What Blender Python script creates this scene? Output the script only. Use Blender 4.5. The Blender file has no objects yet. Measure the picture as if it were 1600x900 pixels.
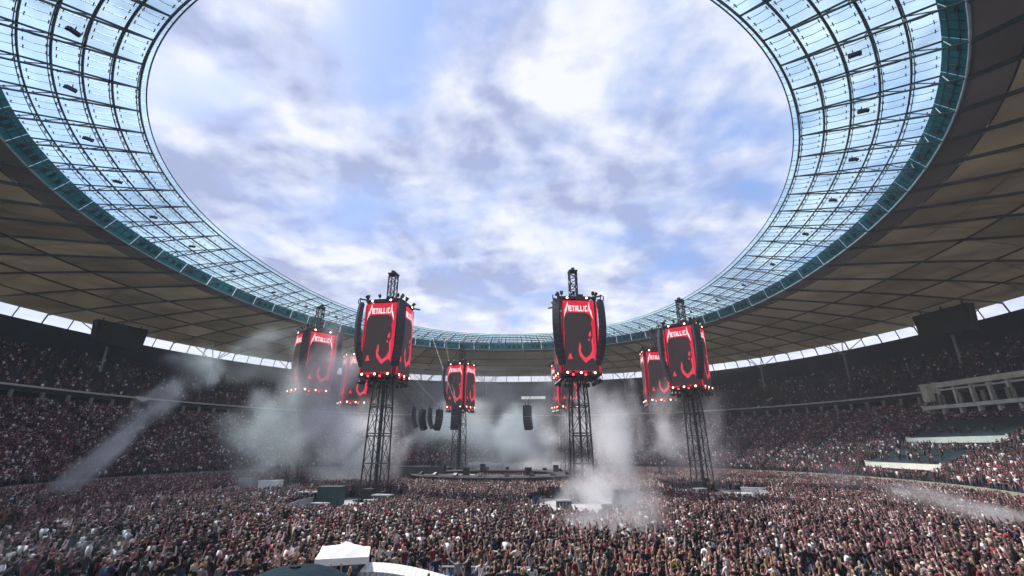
import bpy, bmesh, math, random
import numpy as np
from mathutils import Vector, Matrix

S = bpy.context.scene
C = S.collection
R = math.radians
rnd = random.Random(7)
npr = np.random.RandomState(5)

# ------------------------------------------------------------------ camera
cam = bpy.data.cameras.new('camera')
cam.sensor_width = 36.0
cam.lens = 708.64 / 1600 * 36
cam.clip_start = 0.05
cam.clip_end = 3000
camo = bpy.data.objects.new('camera', cam)
C.objects.link(camo)
camo.location = (0, 0, 7.0)
camo.rotation_euler = (R(90) + 0.3385, 0, 0.0998)
S.camera = camo

# ------------------------------------------------------------------ world and sun
SUN_EL, SUN_AZ = 50.0, 300.0        # azimuth measured clockwise from +Y (in front of the camera, left)
W = bpy.data.worlds.new('World')
S.world = W
W.use_nodes = True
wt = W.node_tree
wt.nodes.clear()
def wn(kind, **kw):
    n = wt.nodes.new(kind)
    for k, v in kw.items():
        setattr(n, k, v)
    return n
def wl(a, b):
    wt.links.new(a, b)
w_out = wn('ShaderNodeOutputWorld')
w_bg = wn('ShaderNodeBackground')
w_bg.inputs['Strength'].default_value = 0.1
wl(w_bg.outputs[0], w_out.inputs[0])
sky = wn('ShaderNodeTexSky', sky_type='NISHITA')
sky.sun_disc = False
sky.sun_elevation = R(SUN_EL)
sky.sun_rotation = R(SUN_AZ)
sky.air_density = 1.0
sky.dust_density = 1.5
tc = wn('ShaderNodeTexCoord')
sep = wn('ShaderNodeSeparateXYZ')
wl(tc.outputs['Generated'], sep.inputs[0])
def wmath(op, a, b=None, c=None, clamp=False):
    n = wn('ShaderNodeMath', operation=op)
    n.use_clamp = clamp
    for i, v in enumerate((a, b, c)):
        if v is None: continue
        if isinstance(v, (int, float)): n.inputs[i].default_value = v
        else: wl(v, n.inputs[i])
    return n.outputs[0]
zc = wmath('MAXIMUM', sep.outputs[2], 0.0)
den = wmath('ADD', zc, 0.22)
px = wmath('DIVIDE', sep.outputs[0], den)
py = wmath('DIVIDE', sep.outputs[1], den)
cmb = wn('ShaderNodeCombineXYZ')
wl(px, cmb.inputs[0]); wl(py, cmb.inputs[1])
def wnoise(scale, detail, rough, off, dist=0.0):
    mp = wn('ShaderNodeMapping')
    mp.inputs['Location'].default_value = off
    wl(cmb.outputs[0], mp.inputs[0])
    n = wn('ShaderNodeTexNoise')
    n.inputs['Scale'].default_value = scale
    n.inputs['Detail'].default_value = detail
    n.inputs['Roughness'].default_value = rough
    n.inputs['Distortion'].default_value = dist
    wl(mp.outputs[0], n.inputs['Vector'])
    return n.outputs[0]
def px_dir(px_, py_):
    x_, y_ = (px_ - 800) / 708.64, -(py_ - 450) / 708.64
    v = Vector((x_, math.cos(.3385) - math.sin(.3385) * y_, math.sin(.3385) + math.cos(.3385) * y_)).normalized()
    return tuple(Matrix.Rotation(0.0998, 3, 'Z') @ v)
GAPS = [(px_dir(600, 55), 9, 0.17), (px_dir(300, 90), 7, 0.12), (px_dir(1165, 235), 8, 0.14), (px_dir(570, 320), 8, 0.05), (px_dir(1010, 60), 9, 0.06), (px_dir(700, 360), 9, 0.05), (px_dir(1060, 350), 7, 0.08), (px_dir(800, -500), 25, 0.2), (px_dir(-300, 200), 20, 0.2)]
n_gap = wnoise(3.0, 6, 0.5, (3.1, 1.7, 0.0), 0.25)
n_big = wnoise(2.6, 6, 0.52, (8.3, 2.2, 4.0), 0.3)
n_fine = wnoise(9.0, 6, 0.6, (1.3, 9.2, 7.0), 0.3)
def wrange(v, a, b, c=0.0, d=1.0):
    n = wn('ShaderNodeMapRange')
    n.interpolation_type = 'SMOOTHSTEP'
    wl(v, n.inputs[0])
    for i, x in enumerate((a, b, c, d)): n.inputs[i + 1].default_value = x
    return n.outputs[0]
# openings in the cloud, each round a direction
gap = None
for (gx_, gy_, gz_), w0, w1 in GAPS:
    dn = wn('ShaderNodeVectorMath', operation='DOT_PRODUCT')
    wl(tc.outputs['Generated'], dn.inputs[0]); dn.inputs[1].default_value = (gx_, gy_, gz_)
    r_ = wrange(dn.outputs['Value'], math.cos(R(w0)), math.cos(R(w0 * .15)), 0.0, w1)
    gap = r_ if gap is None else wmath('ADD', gap, r_)
cover = wrange(wmath('SUBTRACT', wmath('MULTIPLY_ADD', n_fine, 0.25, wmath('MULTIPLY', n_gap, 0.75)), gap), 0.24, 0.58)
horiz = wrange(sep.outputs[2], 0.05, 0.42, 1.0, 0.0)
cover = wmath('MAXIMUM', cover, wmath('MULTIPLY', horiz, 0.9), clamp=True)
n_r0 = wnoise(3.4, 6, 0.5, (5.5, 3.3, 1.0), 0.15)
n_r1 = wnoise(3.4, 6, 0.5, (5.5 - 0.035, 3.3 + 0.030, 1.0), 0.15)     # the same clouds seen a little towards the sun
relief = wmath('MULTIPLY', wmath('SUBTRACT', n_r0, n_r1), 0.85)
shade = wmath('ADD', wmath('ADD', wmath('MULTIPLY', n_big, 0.58), wmath('MULTIPLY', n_r0, 0.42)), relief)
ramp = wn('ShaderNodeValToRGB')
wl(shade, ramp.inputs[0])
cr = ramp.color_ramp
cr.elements[0].position = 0.40; cr.elements[0].color = (0.25, 0.285, 0.43, 1)
cr.elements[1].position = 0.62; cr.elements[1].color = (0.545, 0.56, 0.61, 1)
e = cr.elements.new(0.5); e.color = (0.37, 0.405, 0.53, 1)
# the sky between the clouds, thinly veiled
veil = wn('ShaderNodeMixRGB'); veil.blend_type = 'MIX'
veil.inputs[0].default_value = 0.7
wl(sky.outputs[0], veil.inputs[1]); veil.inputs[2].default_value = (1.8, 2.9, 5.9, 1)
cl10 = wn('ShaderNodeMixRGB'); cl10.blend_type = 'MULTIPLY'; cl10.inputs[0].default_value = 1.0
wl(ramp.outputs[0], cl10.inputs[1]); cl10.inputs[2].default_value = (10, 10, 10, 1)
hz = wn('ShaderNodeMixRGB')
wl(wrange(sep.outputs[2], 0.1, 0.36, 0.9, 0.0), hz.inputs[0])
wl(cl10.outputs[0], hz.inputs[1]); hz.inputs[2].default_value = (6.4, 6.5, 7.0, 1)
wmix = wn('ShaderNodeMixRGB')
wl(cover, wmix.inputs[0]); wl(veil.outputs[0], wmix.inputs[1]); wl(hz.outputs[0], wmix.inputs[2])
wl(wmix.outputs[0], w_bg.inputs['Color'])

sun = bpy.data.lights.new('sun', 'SUN')
sun.energy = 3.4
sun.angle = R(6)
sun.color = (1.0, 0.95, 0.88)
suno = bpy.data.objects.new('sun', sun)
C.objects.link(suno)
sd = Vector((math.sin(R(SUN_AZ)) * math.cos(R(SUN_EL)), math.cos(R(SUN_AZ)) * math.cos(R(SUN_EL)), math.sin(R(SUN_EL))))
suno.rotation_euler = (-sd).to_track_quat('-Z', 'Y').to_euler()
suno.location = (0, 0, 120)

vs = S.view_settings
vs.view_transform = 'Standard'
vs.look = 'None'
vs.exposure = 0.8
vs.gamma = 1.0
S.render.engine = 'CYCLES'
S.cycles.max_bounces = 8
S.cycles.transparent_max_bounces = 24
S.cycles.volume_bounces = 4
S.cycles.volume_step_rate = 1.5
S.cycles.volume_max_steps = 128
S.cycles.sample_clamp_indirect = 6.0

# ------------------------------------------------------------------ materials
def new_mat(name):
    m = bpy.data.materials.new(name)
    m.use_nodes = True
    m.node_tree.nodes.clear()
    o = m.node_tree.nodes.new('ShaderNodeOutputMaterial')
    return m, m.node_tree, o
def pbr(name, col, rough=0.7, metal=0.0, var=0.25, scale=1.5, bump=0.0, dirt=None):
    m, t, o = new_mat(name)
    b = t.nodes.new('ShaderNodeBsdfPrincipled')
    b.inputs['Roughness'].default_value = rough
    b.inputs['Metallic'].default_value = metal
    co = t.nodes.new('ShaderNodeTexCoord')
    n = t.nodes.new('ShaderNodeTexNoise')
    n.inputs['Scale'].default_value = scale
    n.inputs['Detail'].default_value = 6
    n.inputs['Roughness'].default_value = 0.6
    t.links.new(co.outputs['Object'], n.inputs['Vector'])
    rp = t.nodes.new('ShaderNodeValToRGB')
    d = dirt or tuple(c * (1 - var) for c in col)
    l = tuple(min(1, c * (1 + var * 0.6)) for c in col)
    rp.color_ramp.elements[0].position = 0.3; rp.color_ramp.elements[0].color = (*d, 1)
    rp.color_ramp.elements[1].position = 0.7; rp.color_ramp.elements[1].color = (*l, 1)
    t.links.new(n.outputs[0], rp.inputs[0])
    t.links.new(rp.outputs[0], b.inputs['Base Color'])
    if bump:
        bp = t.nodes.new('ShaderNodeBump')
        bp.inputs['Strength'].default_value = bump
        bp.inputs['Distance'].default_value = 0.03
        t.links.new(n.outputs[0], bp.inputs['Height'])
        t.links.new(bp.outputs[0], b.inputs['Normal'])
    t.links.new(b.outputs[0], o.inputs[0])
    return m
def emis(name, col, strength, glossy=True):
    m, t, o = new_mat(name)
    em = t.nodes.new('ShaderNodeEmission')
    co = t.nodes.new('ShaderNodeTexCoord')
    n = t.nodes.new('ShaderNodeTexNoise')
    n.inputs['Scale'].default_value = 1.2
    n.inputs['Detail'].default_value = 4
    t.links.new(co.outputs['Object'], n.inputs['Vector'])
    rp = t.nodes.new('ShaderNodeValToRGB')
    rp.color_ramp.elements[0].position = 0.3; rp.color_ramp.elements[0].color = (*[c * 0.8 for c in col], 1)
    rp.color_ramp.elements[1].position = 0.7; rp.color_ramp.elements[1].color = (*col, 1)
    t.links.new(n.outputs[0], rp.inputs[0])
    t.links.new(rp.outputs[0], em.inputs[0])
    em.inputs[1].default_value = strength
    if glossy:
        g = t.nodes.new('ShaderNodeBsdfPrincipled')
        g.inputs['Base Color'].default_value = (0.02, 0.02, 0.02, 1)
        g.inputs['Roughness'].default_value = 0.5; g.inputs['Specular IOR Level'].default_value = 0.25
        a = t.nodes.new('ShaderNodeAddShader')
        t.links.new(em.outputs[0], a.inputs[0]); t.links.new(g.outputs[0], a.inputs[1])
        t.links.new(a.outputs[0], o.inputs[0])
    else:
        t.links.new(em.outputs[0], o.inputs[0])
    return m
def glass_mat(name):
    m, t, o = new_mat(name)
    tr = t.nodes.new('ShaderNodeBsdfTransparent')
    tr.inputs[0].default_value = (0.87, 0.98, 1.0, 1)
    tl = t.nodes.new('ShaderNodeBsdfTranslucent')
    tl.inputs[0].default_value = (0.75, 0.95, 0.98, 1)
    gl = t.nodes.new('ShaderNodeBsdfGlossy')
    gl.inputs['Roughness'].default_value = 0.08
    co = t.nodes.new('ShaderNodeTexCoord')
    n = t.nodes.new('ShaderNodeTexNoise'); n.inputs['Scale'].default_value = 0.35; n.inputs['Detail'].default_value = 5
    t.links.new(co.outputs['Object'], n.inputs['Vector'])
    mr = t.nodes.new('ShaderNodeMapRange')
    t.links.new(n.outputs[0], mr.inputs[0])
    for i, v in enumerate((0.35, 0.7, 0.02, 0.11)): mr.inputs[i + 1].default_value = v
    m1 = t.nodes.new('ShaderNodeMixShader')
    t.links.new(mr.outputs[0], m1.inputs[0]); t.links.new(tr.outputs[0], m1.inputs[1]); t.links.new(tl.outputs[0], m1.inputs[2])
    lf = t.nodes.new('ShaderNodeLayerWeight'); lf.inputs[0].default_value = 0.5
    pw = t.nodes.new('ShaderNodeMath'); pw.operation = 'POWER'; t.links.new(lf.outputs['Facing'], pw.inputs[0]); pw.inputs[1].default_value = 5.0
    lw = t.nodes.new('ShaderNodeMath'); lw.operation = 'MULTIPLY_ADD'; t.links.new(pw.outputs[0], lw.inputs[0]); lw.inputs[1].default_value = 0.5; lw.inputs[2].default_value = 0.02
    m2 = t.nodes.new('ShaderNodeMixShader')
    t.links.new(lw.outputs[0], m2.inputs[0]); t.links.new(m1.outputs[0], m2.inputs[1]); t.links.new(gl.outputs[0], m2.inputs[2])
    t.links.new(m2.outputs[0], o.inputs[0])
    return m
def membrane_mat(name, tcol, dcol):
    m, t, o = new_mat(name)
    d = t.nodes.new('ShaderNodeBsdfDiffuse')
    tl = t.nodes.new('ShaderNodeBsdfTranslucent')
    co = t.nodes.new('ShaderNodeTexCoord')
    oi = t.nodes.new('ShaderNodeObjectInfo')
    n = t.nodes.new('ShaderNodeTexNoise'); n.inputs['Scale'].default_value = 0.14; n.inputs['Detail'].default_value = 5
    t.links.new(co.outputs['Object'], n.inputs['Vector'])
    ad = t.nodes.new('ShaderNodeMath'); ad.operation = 'MULTIPLY_ADD'
    t.links.new(oi.outputs['Random'], ad.inputs[0]); ad.inputs[1].default_value = 0.35
    t.links.new(n.outputs[0], ad.inputs[2])
    rp = t.nodes.new('ShaderNodeValToRGB')
    t.links.new(ad.outputs[0], rp.inputs[0])
    rp.color_ramp.elements[0].position = 0.35; rp.color_ramp.elements[0].color = (*[c * 0.68 for c in tcol], 1)
    rp.color_ramp.elements[1].position = 0.95; rp.color_ramp.elements[1].color = (*[c * 1.25 for c in tcol], 1)
    t.links.new(rp.outputs[0], tl.inputs[0])
    d.inputs[0].default_value = (*dcol, 1)
    a = t.nodes.new('ShaderNodeAddShader')
    t.links.new(d.outputs[0], a.inputs[0]); t.links.new(tl.outputs[0], a.inputs[1])
    t.links.new(a.outputs[0], o.inputs[0])
    return m
def crowd_mat(name, seed, stops, rough=0.85, attr=None):
    """one colour per figure, picked from a wardrobe by the figure's own random number"""
    m, t, o = new_mat(name)
    b = t.nodes.new('ShaderNodeBsdfPrincipled'); b.inputs['Roughness'].default_value = rough
    oi = t.nodes.new('ShaderNodeObjectInfo')
    mu = t.nodes.new('ShaderNodeMath'); mu.operation = 'MULTIPLY_ADD'
    t.links.new(oi.outputs['Random'], mu.inputs[0]); mu.inputs[1].default_value = 977.0; mu.inputs[2].default_value = seed
    wnz = t.nodes.new('ShaderNodeTexWhiteNoise'); wnz.noise_dimensions = '1D'
    t.links.new(mu.outputs[0], wnz.inputs['W'])
    rp = t.nodes.new('ShaderNodeValToRGB'); rp.color_ramp.interpolation = 'CONSTANT'
    if attr:
        at = t.nodes.new('ShaderNodeAttribute'); at.attribute_type = 'INSTANCER'; at.attribute_name = attr
        t.links.new(at.outputs['Fac'], rp.inputs[0])
    else:
        t.links.new(wnz.outputs['Value'], rp.inputs[0])
    els = rp.color_ramp.elements
    els[0].position = 0; els[0].color = (*stops[0][1], 1)
    els[1].position = stops[1][0]; els[1].color = (*stops[1][1], 1)
    for p, c in stops[2:]:
        x = els.new(p); x.color = (*c, 1)
    t.links.new(rp.outputs[0], b.inputs['Base Color'])
    t.links.new(b.outputs[0], o.inputs[0])
    return m

M = {}
M['steel'] = pbr('roof_steel', (0.075, 0.095, 0.105), 0.5, 0.3, 0.25, 0.8)
M['steel_light'] = pbr('painted_column_steel', (0.33, 0.35, 0.37), 0.5, 0.1, 0.2, 1)
M['trim'] = pbr('pale_trim', (0.42, 0.52, 0.54), 0.5, 0.2, 0.2, 1)
M['glass'] = glass_mat('roof_glass')
M['teal'] = membrane_mat('teal_gutter', (0.035, 0.145, 0.165), (0.03, 0.12, 0.14))
M['teal_dark'] = pbr('dark_gutter_fitting', (0.012, 0.05, 0.065), 0.6)
M['membrane'] = membrane_mat('ceiling_membrane', (0.155, 0.14, 0.112), (0.16, 0.145, 0.12))
M['membrane_grey'] = membrane_mat('ceiling_edge_membrane', (0.085, 0.078, 0.075), (0.12, 0.11, 0.11))
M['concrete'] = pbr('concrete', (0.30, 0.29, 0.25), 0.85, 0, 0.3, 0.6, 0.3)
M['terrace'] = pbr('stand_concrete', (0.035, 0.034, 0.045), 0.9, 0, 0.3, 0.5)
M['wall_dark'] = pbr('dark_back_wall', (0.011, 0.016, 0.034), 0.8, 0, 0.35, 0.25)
M['rail'] = pbr('pale_parapet_coping', (0.68, 0.67, 0.64), 0.6, 0, 0.2, 0.8)
M['black'] = pbr('black_powder_coat', (0.018, 0.019, 0.023), 0.45, 0.2, 0.3, 3)
M['speaker'] = pbr('speaker_grille', (0.03, 0.037, 0.052), 0.55, 0.2, 0.3, 4)
M['truss'] = pbr('black_truss', (0.035, 0.036, 0.042), 0.45, 0.4, 0.3, 2)
M['white'] = pbr('white_paint', (0.78, 0.78, 0.78), 0.5, 0, 0.08, 1.5)
M['fabric'] = pbr('white_fabric', (0.80, 0.80, 0.80), 0.9, 0, 0.06, 2, 0.15)
M['cream'] = pbr('cream_fascia', (0.80, 0.78, 0.70), 0.6, 0, 0.15, 0.7)
M['vip_roof'] = pbr('dark_teal_seat_cover', (0.012, 0.034, 0.045), 0.6, 0, 0.3, 0.4)
M['floor'] = pbr('floor_covering', (0.13, 0.14, 0.16), 0.85, 0, 0.3, 0.25)
M['mat'] = pbr('pale_floor_mat', (0.42, 0.42, 0.43), 0.8, 0, 0.3, 0.4)
M['gallery'] = pbr('pale_gallery_concrete', (0.72, 0.69, 0.60), 0.85, 0, 0.25, 0.8)
M['track'] = pbr('blue_running_track', (0.05, 0.11, 0.22), 0.85, 0, 0.2, 0.5)
M['deck'] = pbr('stage_deck', (0.045, 0.048, 0.06), 0.5, 0, 0.3, 1)
M['tarp_green'] = pbr('dark_green_tarpaulin', (0.012, 0.05, 0.055), 0.6, 0, 0.3, 0.8)
M['barrier'] = pbr('aluminium_barrier', (0.42, 0.43, 0.45), 0.45, 0.5, 0.2, 2)
M['straw'] = pbr('pale_yellow_cover', (0.62, 0.57, 0.36), 0.9, 0, 0.2, 0.8)
M['cap'] = pbr('navy_cap_cloth', (0.008, 0.034, 0.058), 0.9, 0, 0.25, 30, 0.3)
M['scr_red'] = emis('screen_red', (0.62, 0.006, 0.035), 0.75)
M['scr_dark'] = emis('screen_dark_grey', (0.022, 0.015, 0.017), 0.9)
M['scr_white'] = emis('screen_white', (0.80, 0.77, 0.78), 0.8)
M['scr_pale'] = emis('screen_pale_red', (0.72, 0.04, 0.085), 0.75)
M['lamp'] = emis('lamp_lens', (1.0, 0.62, 0.45), 4.5, False)
M['lamp_red'] = emis('red_lamp_lens', (1.0, 0.06, 0.06), 2.2, False)
M['litsign'] = emis('lit_white_panel', (0.80, 0.80, 0.78), 0.75)
M['pskin'] = pbr('skin', (0.52, 0.32, 0.25), 0.6, 0, 0.12, 6)

# ------------------------------------------------------------------ mesh helpers
class MB:
    def __init__(s): s.v = []; s.f = []; s.m = []
    def add(s, vs_, fs, mi=0):
        o = len(s.v); s.v += [tuple(p) for p in vs_]
        s.f += [tuple(i + o for i in f) for f in fs]; s.m += [mi] * len(fs)
    def box(s, c, d, mi=0, rz=0.0):
        x, y, z = d[0] / 2, d[1] / 2, d[2] / 2
        cs, sn = math.cos(rz), math.sin(rz)
        P = []
        for k in range(8):
            a, b, e = (x if k & 1 else -x), (y if k & 2 else -y), (z if k & 4 else -z)
            P.append((c[0] + a * cs - b * sn, c[1] + a * sn + b * cs, c[2] + e))
        s.add(P, [(0, 2, 3, 1), (4, 5, 7, 6), (0, 1, 5, 4), (2, 6, 7, 3), (0, 4, 6, 2), (1, 3, 7, 5)], mi)
    def hexa(s, a, b, mi=0):
        """a: four corners, b: four corners facing them"""
        s.add(list(a) + list(b), [(3, 2, 1, 0), (4, 5, 6, 7), (0, 1, 5, 4), (1, 2, 6, 5), (2, 3, 7, 6), (3, 0, 4, 7)], mi)
    def bar(s, p, q, w, h=None, mi=0, up=(0, 0, 1)):
        p = Vector(p); q = Vector(q); h = h or w
        d = (q - p).normalized(); u = Vector(up)
        if abs(d.dot(u)) > 0.95: u = Vector((0, 1, 0))
        x = d.cross(u).normalized() * (w / 2); y = d.cross(x).normalized() * (h / 2)
        s.hexa([p - x - y, p + x - y, p + x + y, p - x + y], [q - x - y, q + x - y, q + x + y, q - x + y], mi)
    def tube(s, pts, r, n=6, mi=0, closed=False):
        pts = [Vector(p) for p in pts]; N = len(pts); V = []
        for i, p in enumerate(pts):
            a = pts[i - 1] if (i > 0 or closed) else p
            b = pts[(i + 1) % N] if (i < N - 1 or closed) else p
            d = (b - a).normalized(); u = Vector((0, 0, 1))
            if abs(d.dot(u)) > 0.95: u = Vector((0, 1, 0))
            x = d.cross(u).normalized(); y = d.cross(x).normalized()
            rr = r[i] if isinstance(r, (list, tuple)) else r
            V += [p + x * (rr * math.cos(2 * math.pi * k / n)) + y * (rr * math.sin(2 * math.pi * k / n)) for k in range(n)]
        F = []
        for i in range(N if closed else N - 1):
            j = (i + 1) % N
            for k in range(n):
                l = (k + 1) % n
                F.append((i * n + k, i * n + l, j * n + l, j * n + k))
        if not closed:
            F.append(tuple(range(n))[::-1]); F.append(tuple((N - 1) * n + k for k in range(n)))
        s.add(V, F, mi)
    def prism(s, poly, t0, t1, to3, mi=0):
        """2-D polygon swept between depths t0 and t1 by to3(x, y, t)"""
        n = len(poly)
        V = [to3(x, y, t0) for x, y in poly] + [to3(x, y, t1) for x, y in poly]
        s.add(V, [tuple(range(n))[::-1], tuple(range(n, 2 * n))] + [(i, (i + 1) % n, n + (i + 1) % n, n + i) for i in range(n)], mi)
    def mesh(s, name, mats, smooth=False):
        me = bpy.data.meshes.new(name)
        me.from_pydata(s.v, [], s.f)
        for m_ in mats: me.materials.append(m_)
        if len(mats) > 1: me.polygons.foreach_set('material_index', s.m)
        if smooth: me.polygons.foreach_set('use_smooth', [True] * len(s.f))
        bm = bmesh.new(); bm.from_mesh(me); bmesh.ops.recalc_face_normals(bm, faces=bm.faces); bm.to_mesh(me); bm.free()
        return me
def link(name, me, parent=None, loc=None):
    o = bpy.data.objects.new(name, me); C.objects.link(o)
    if parent: o.parent = parent
    if loc is not None: o.location = loc
    return o
def part(name, mb, mats, parent=None, smooth=False, loc=None):
    if not isinstance(mats, (list, tuple)): mats = [mats]
    return link(name, mb.mesh(name, mats, smooth), parent, loc)
def tag(o, label=None, cat=None, group=None, kind=None):
    if label: o['label'] = label
    if cat: o['category'] = cat
    if group: o['group'] = group
    if kind: o['kind'] = kind
    return o
def thing(name, label, cat, loc=(0, 0, 0), rz=0.0, group=None):
    o = link(name, None); o.location = loc; o.rotation_euler = (0, 0, rz)
    return tag(o, label, cat, group)
def copy_tree(o, parent=None, kids=None):
    kids = kids if kids is not None else KIDS
    c = o.copy(); C.objects.link(c)
    if parent: c.parent = parent
    for ch in kids.get(o.name, []): copy_tree(ch, c, kids)
    return c
KIDS = {}
def kids_of(root):
    """remember the tree under a prototype, so that copying does not search the scene"""
    byp = {}
    for o in C.objects:
        if o.parent: byp.setdefault(o.parent.name, []).append(o)
    KIDS.clear(); KIDS.update(byp)

# ------------------------------------------------------------------ the oval plan
CX, CY, NE = -12.18, 90.0, 2.191
def oval(a, b, th):
    c, s = math.cos(th), math.sin(th)
    return (CX + a * math.copysign(abs(c) ** (2 / NE), c), CY + b * math.copysign(abs(s) ** (2 / NE), s))
INNER, GIN, TEAL = (50.82, 66.75, 45.0), (65.35, 76.43, 43.9), (66.34, 78.47, 41.85)
ROUT, WTOP, RAIL = (122.57, 137.75, 40.57), (123.58, 138.67, 38.07), (108.54, 117.41, 20.58)
PIT = (72.0, 64.0, 0.0)
def lerp3(A, B, t): return tuple(a + (b - a) * t for a, b in zip(A, B))
def P3(ring, th, dz=0.0):
    x, y = oval(ring[0], ring[1], th); return Vector((x, y, ring[2] + dz))
def oval_r(x, y, a, b): return abs((x - CX) / a) ** NE + abs((y - CY) / b) ** NE
NB = 76
TH0 = R(0.3)
DTH = 2 * math.pi / NB
CAMP = Vector((0, 0, 7.0))
def seen(p):
    """distance if a point lies inside the camera's view with some margin, else a large number"""
    q = Vector(p) - CAMP
    f = Vector((math.sin(-0.0998) * math.cos(0.3385), math.cos(0.0998) * math.cos(0.3385), math.sin(0.3385)))
    r = Vector((math.cos(0.0998), math.sin(0.0998), 0)); u = r.cross(f)
    d = q.dot(f)
    if d < 0.3: return 1e6
    if abs(q.dot(r) / d) > 800 / 708.6 * 1.04 or abs(q.dot(u) / d) > 450 / 708.6 * 1.05: return 1e6
    return q.length

# ------------------------------------------------------------------ ground
mb = MB()
gx, gy = np.linspace(-145, 120, 41), np.linspace(-55, 240, 41)
V = [(x, y, 0.0) for y in gy for x in gx]
mb.add(V, [(j * 41 + i, j * 41 + i + 1, (j + 1) * 41 + i + 1, (j + 1) * 41 + i) for j in range(40) for i in range(40)])
g = part('ground', mb, M['floor']); tag(g, kind='structure')
mb = MB(); N = 200
V = []
for k in range(N):
    th = 2 * math.pi * k / N
    V += [(*oval(70.5, 62.5, th), 0.006), (*oval(62, 54, th), 0.006)]
mb.add(V, [(2 * k, (2 * k + 2) % (2 * N), (2 * k + 3) % (2 * N), 2 * k + 1) for k in range(N)])
g = part('running_track', mb, M['track']); tag(g, kind='structure')
for x, y, r, r2 in ((-25.2, 59.5, 6.4, 13.2), (2.6, 59.5, 6.8, 12.7), (22.6, 77.0, 7.2, 13.7), (-46.5, 76, 6.7, 12.2)):
    mb = MB(); mb.add([(x + r * math.cos(R(12 * k)), y + r2 * math.sin(R(12 * k)), 0.012) for k in range(30)], [tuple(range(30))])
    tag(part('floor_covering', mb, M['mat']), kind='structure')

# ------------------------------------------------------------------ grandstand
YCUT = 48.0                          # half opening of the gate end, degrees
stand = thing('grandstand', 'oval two tier concrete grandstand filled with spectators around the pitch', 'grandstand', (CX, CY, 0))
def spart(name, mb, mats, smooth=False):
    o = part(name, mb, mats, stand, smooth); o.location = (-CX, -CY, 0); return o
def tier_ring(t): return (72.0 + 36.5 * t, 64.0 + 53.4 * t, 1.5 + 16.0 * t)
NS = 300
ths = [R(-90) + 2 * math.pi * (k + 0.5) / NS for k in range(NS)]
def swept(profile, mat, name, cut=YCUT, closed=False, smooth=False):
    """profile: list of rings (a, b, z), swept round the oval, open where the gate is"""
    vs_, fs = [], []; n = len(profile)
    ok = [abs(math.degrees(th) - 90) < 180 - cut for th in ths]   # th runs from -90 to 270 degrees; the gate opens at -90
    for th in ths:
        for r in profile: vs_.append(P3(r, th))
    for k in range(NS):
        j = (k + 1) % NS
        if not (ok[k] and ok[j]): continue
        for i in range(n if closed else n - 1):
            a = (i + 1) % n
            fs.append((k * n + i, j * n + i, j * n + a, k * n + a))
    m_ = MB(); m_.v = [tuple(v) for v in vs_]; m_.f = fs; m_.m = [0] * len(fs)
    return spart(name, m_, mat, smooth)
NR = 46
prof = []
for i in range(NR):
    z = tier_ring(i / NR)[2]
    prof += [tier_ring(i / NR * 0.93)[:2] + (z * 0.93 + 0.1,), tier_ring((i + 1) / NR * 0.93)[:2] + (z * 0.93 + 0.1,)]
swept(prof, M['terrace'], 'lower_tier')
LT = lambda t: tier_ring(t * 0.93)[:2] + (tier_ring(t)[2] * 0.93 + 0.1,)
# recess under the balcony
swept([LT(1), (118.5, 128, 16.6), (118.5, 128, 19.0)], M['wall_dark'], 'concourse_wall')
swept([(118.4, 127.9, 19.0), (108.6, 117.5, 19.0), (108.6, 117.5, 20.1), (109.0, 118.0, 20.1), (109.0, 118.0, 19.35)], M['terrace'], 'balcony_slab')
swept([(108.35, 117.2, 20.1), (108.35, 117.2, 20.5), (109.25, 118.2, 20.5), (109.25, 118.2, 20.1)], M['rail'], 'balcony_coping', closed=True)
U0, U1 = (109.0, 118.0, 19.35), (121.2, 136.2, 31.0)
prof = []; NU = 26
for i in range(NU):
    a, b = lerp3(U0, U1, i / NU), lerp3(U0, U1, (i + 1) / NU)
    prof += [a, (b[0], b[1], a[2])]
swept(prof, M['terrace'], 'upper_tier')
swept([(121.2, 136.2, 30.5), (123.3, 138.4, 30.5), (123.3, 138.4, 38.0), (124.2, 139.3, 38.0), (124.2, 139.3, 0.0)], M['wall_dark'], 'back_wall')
swept([(71.6, 63.6, 0), (71.6, 63.6, 1.75), (72.0, 64.0, 1.75), (72.0, 64.0, 0.5)], M['concrete'], 'pitch_parapet')
# short pillars in the recess
pm = MB(); pm.box((0, 0, 1.45), (0.5, 0.7, 2.9)); pme = pm.mesh('pillar', [M['concrete']])
for k in range(150):
    th = R(2.4 * k)
    x, y = oval(107.4, 116.3, th)
    if y < 20 or seen((x, y, 18)) > 1e5: continue
    o = link('pillar', pme, stand, (x - CX, y - CY, 16.2)); o.rotation_euler = (0, 0, math.atan2(y - CY, x - CX))

# ------------------------------------------------------------------ roof
roof = thing('stadium_roof', 'oval stadium roof with an inner band of glass and a brown membrane ceiling', 'roof', (CX, CY, 0))
def rpart(name, mb, mats, smooth=False):
    o = part(name, mb, mats, roof, smooth); o.location = (-CX, -CY, 0); return o
def G(t, th, dz=0.0): return P3(lerp3(INNER, GIN, t), th, dz)
BT = [0.045, 0.235, 0.43, 0.625, 0.82]
def Mem(t, th, dz=0.0):
    p = P3(lerp3(TEAL, ROUT, t), th, dz); p.z += 0.6 * math.sin(math.pi * t); return p
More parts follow.
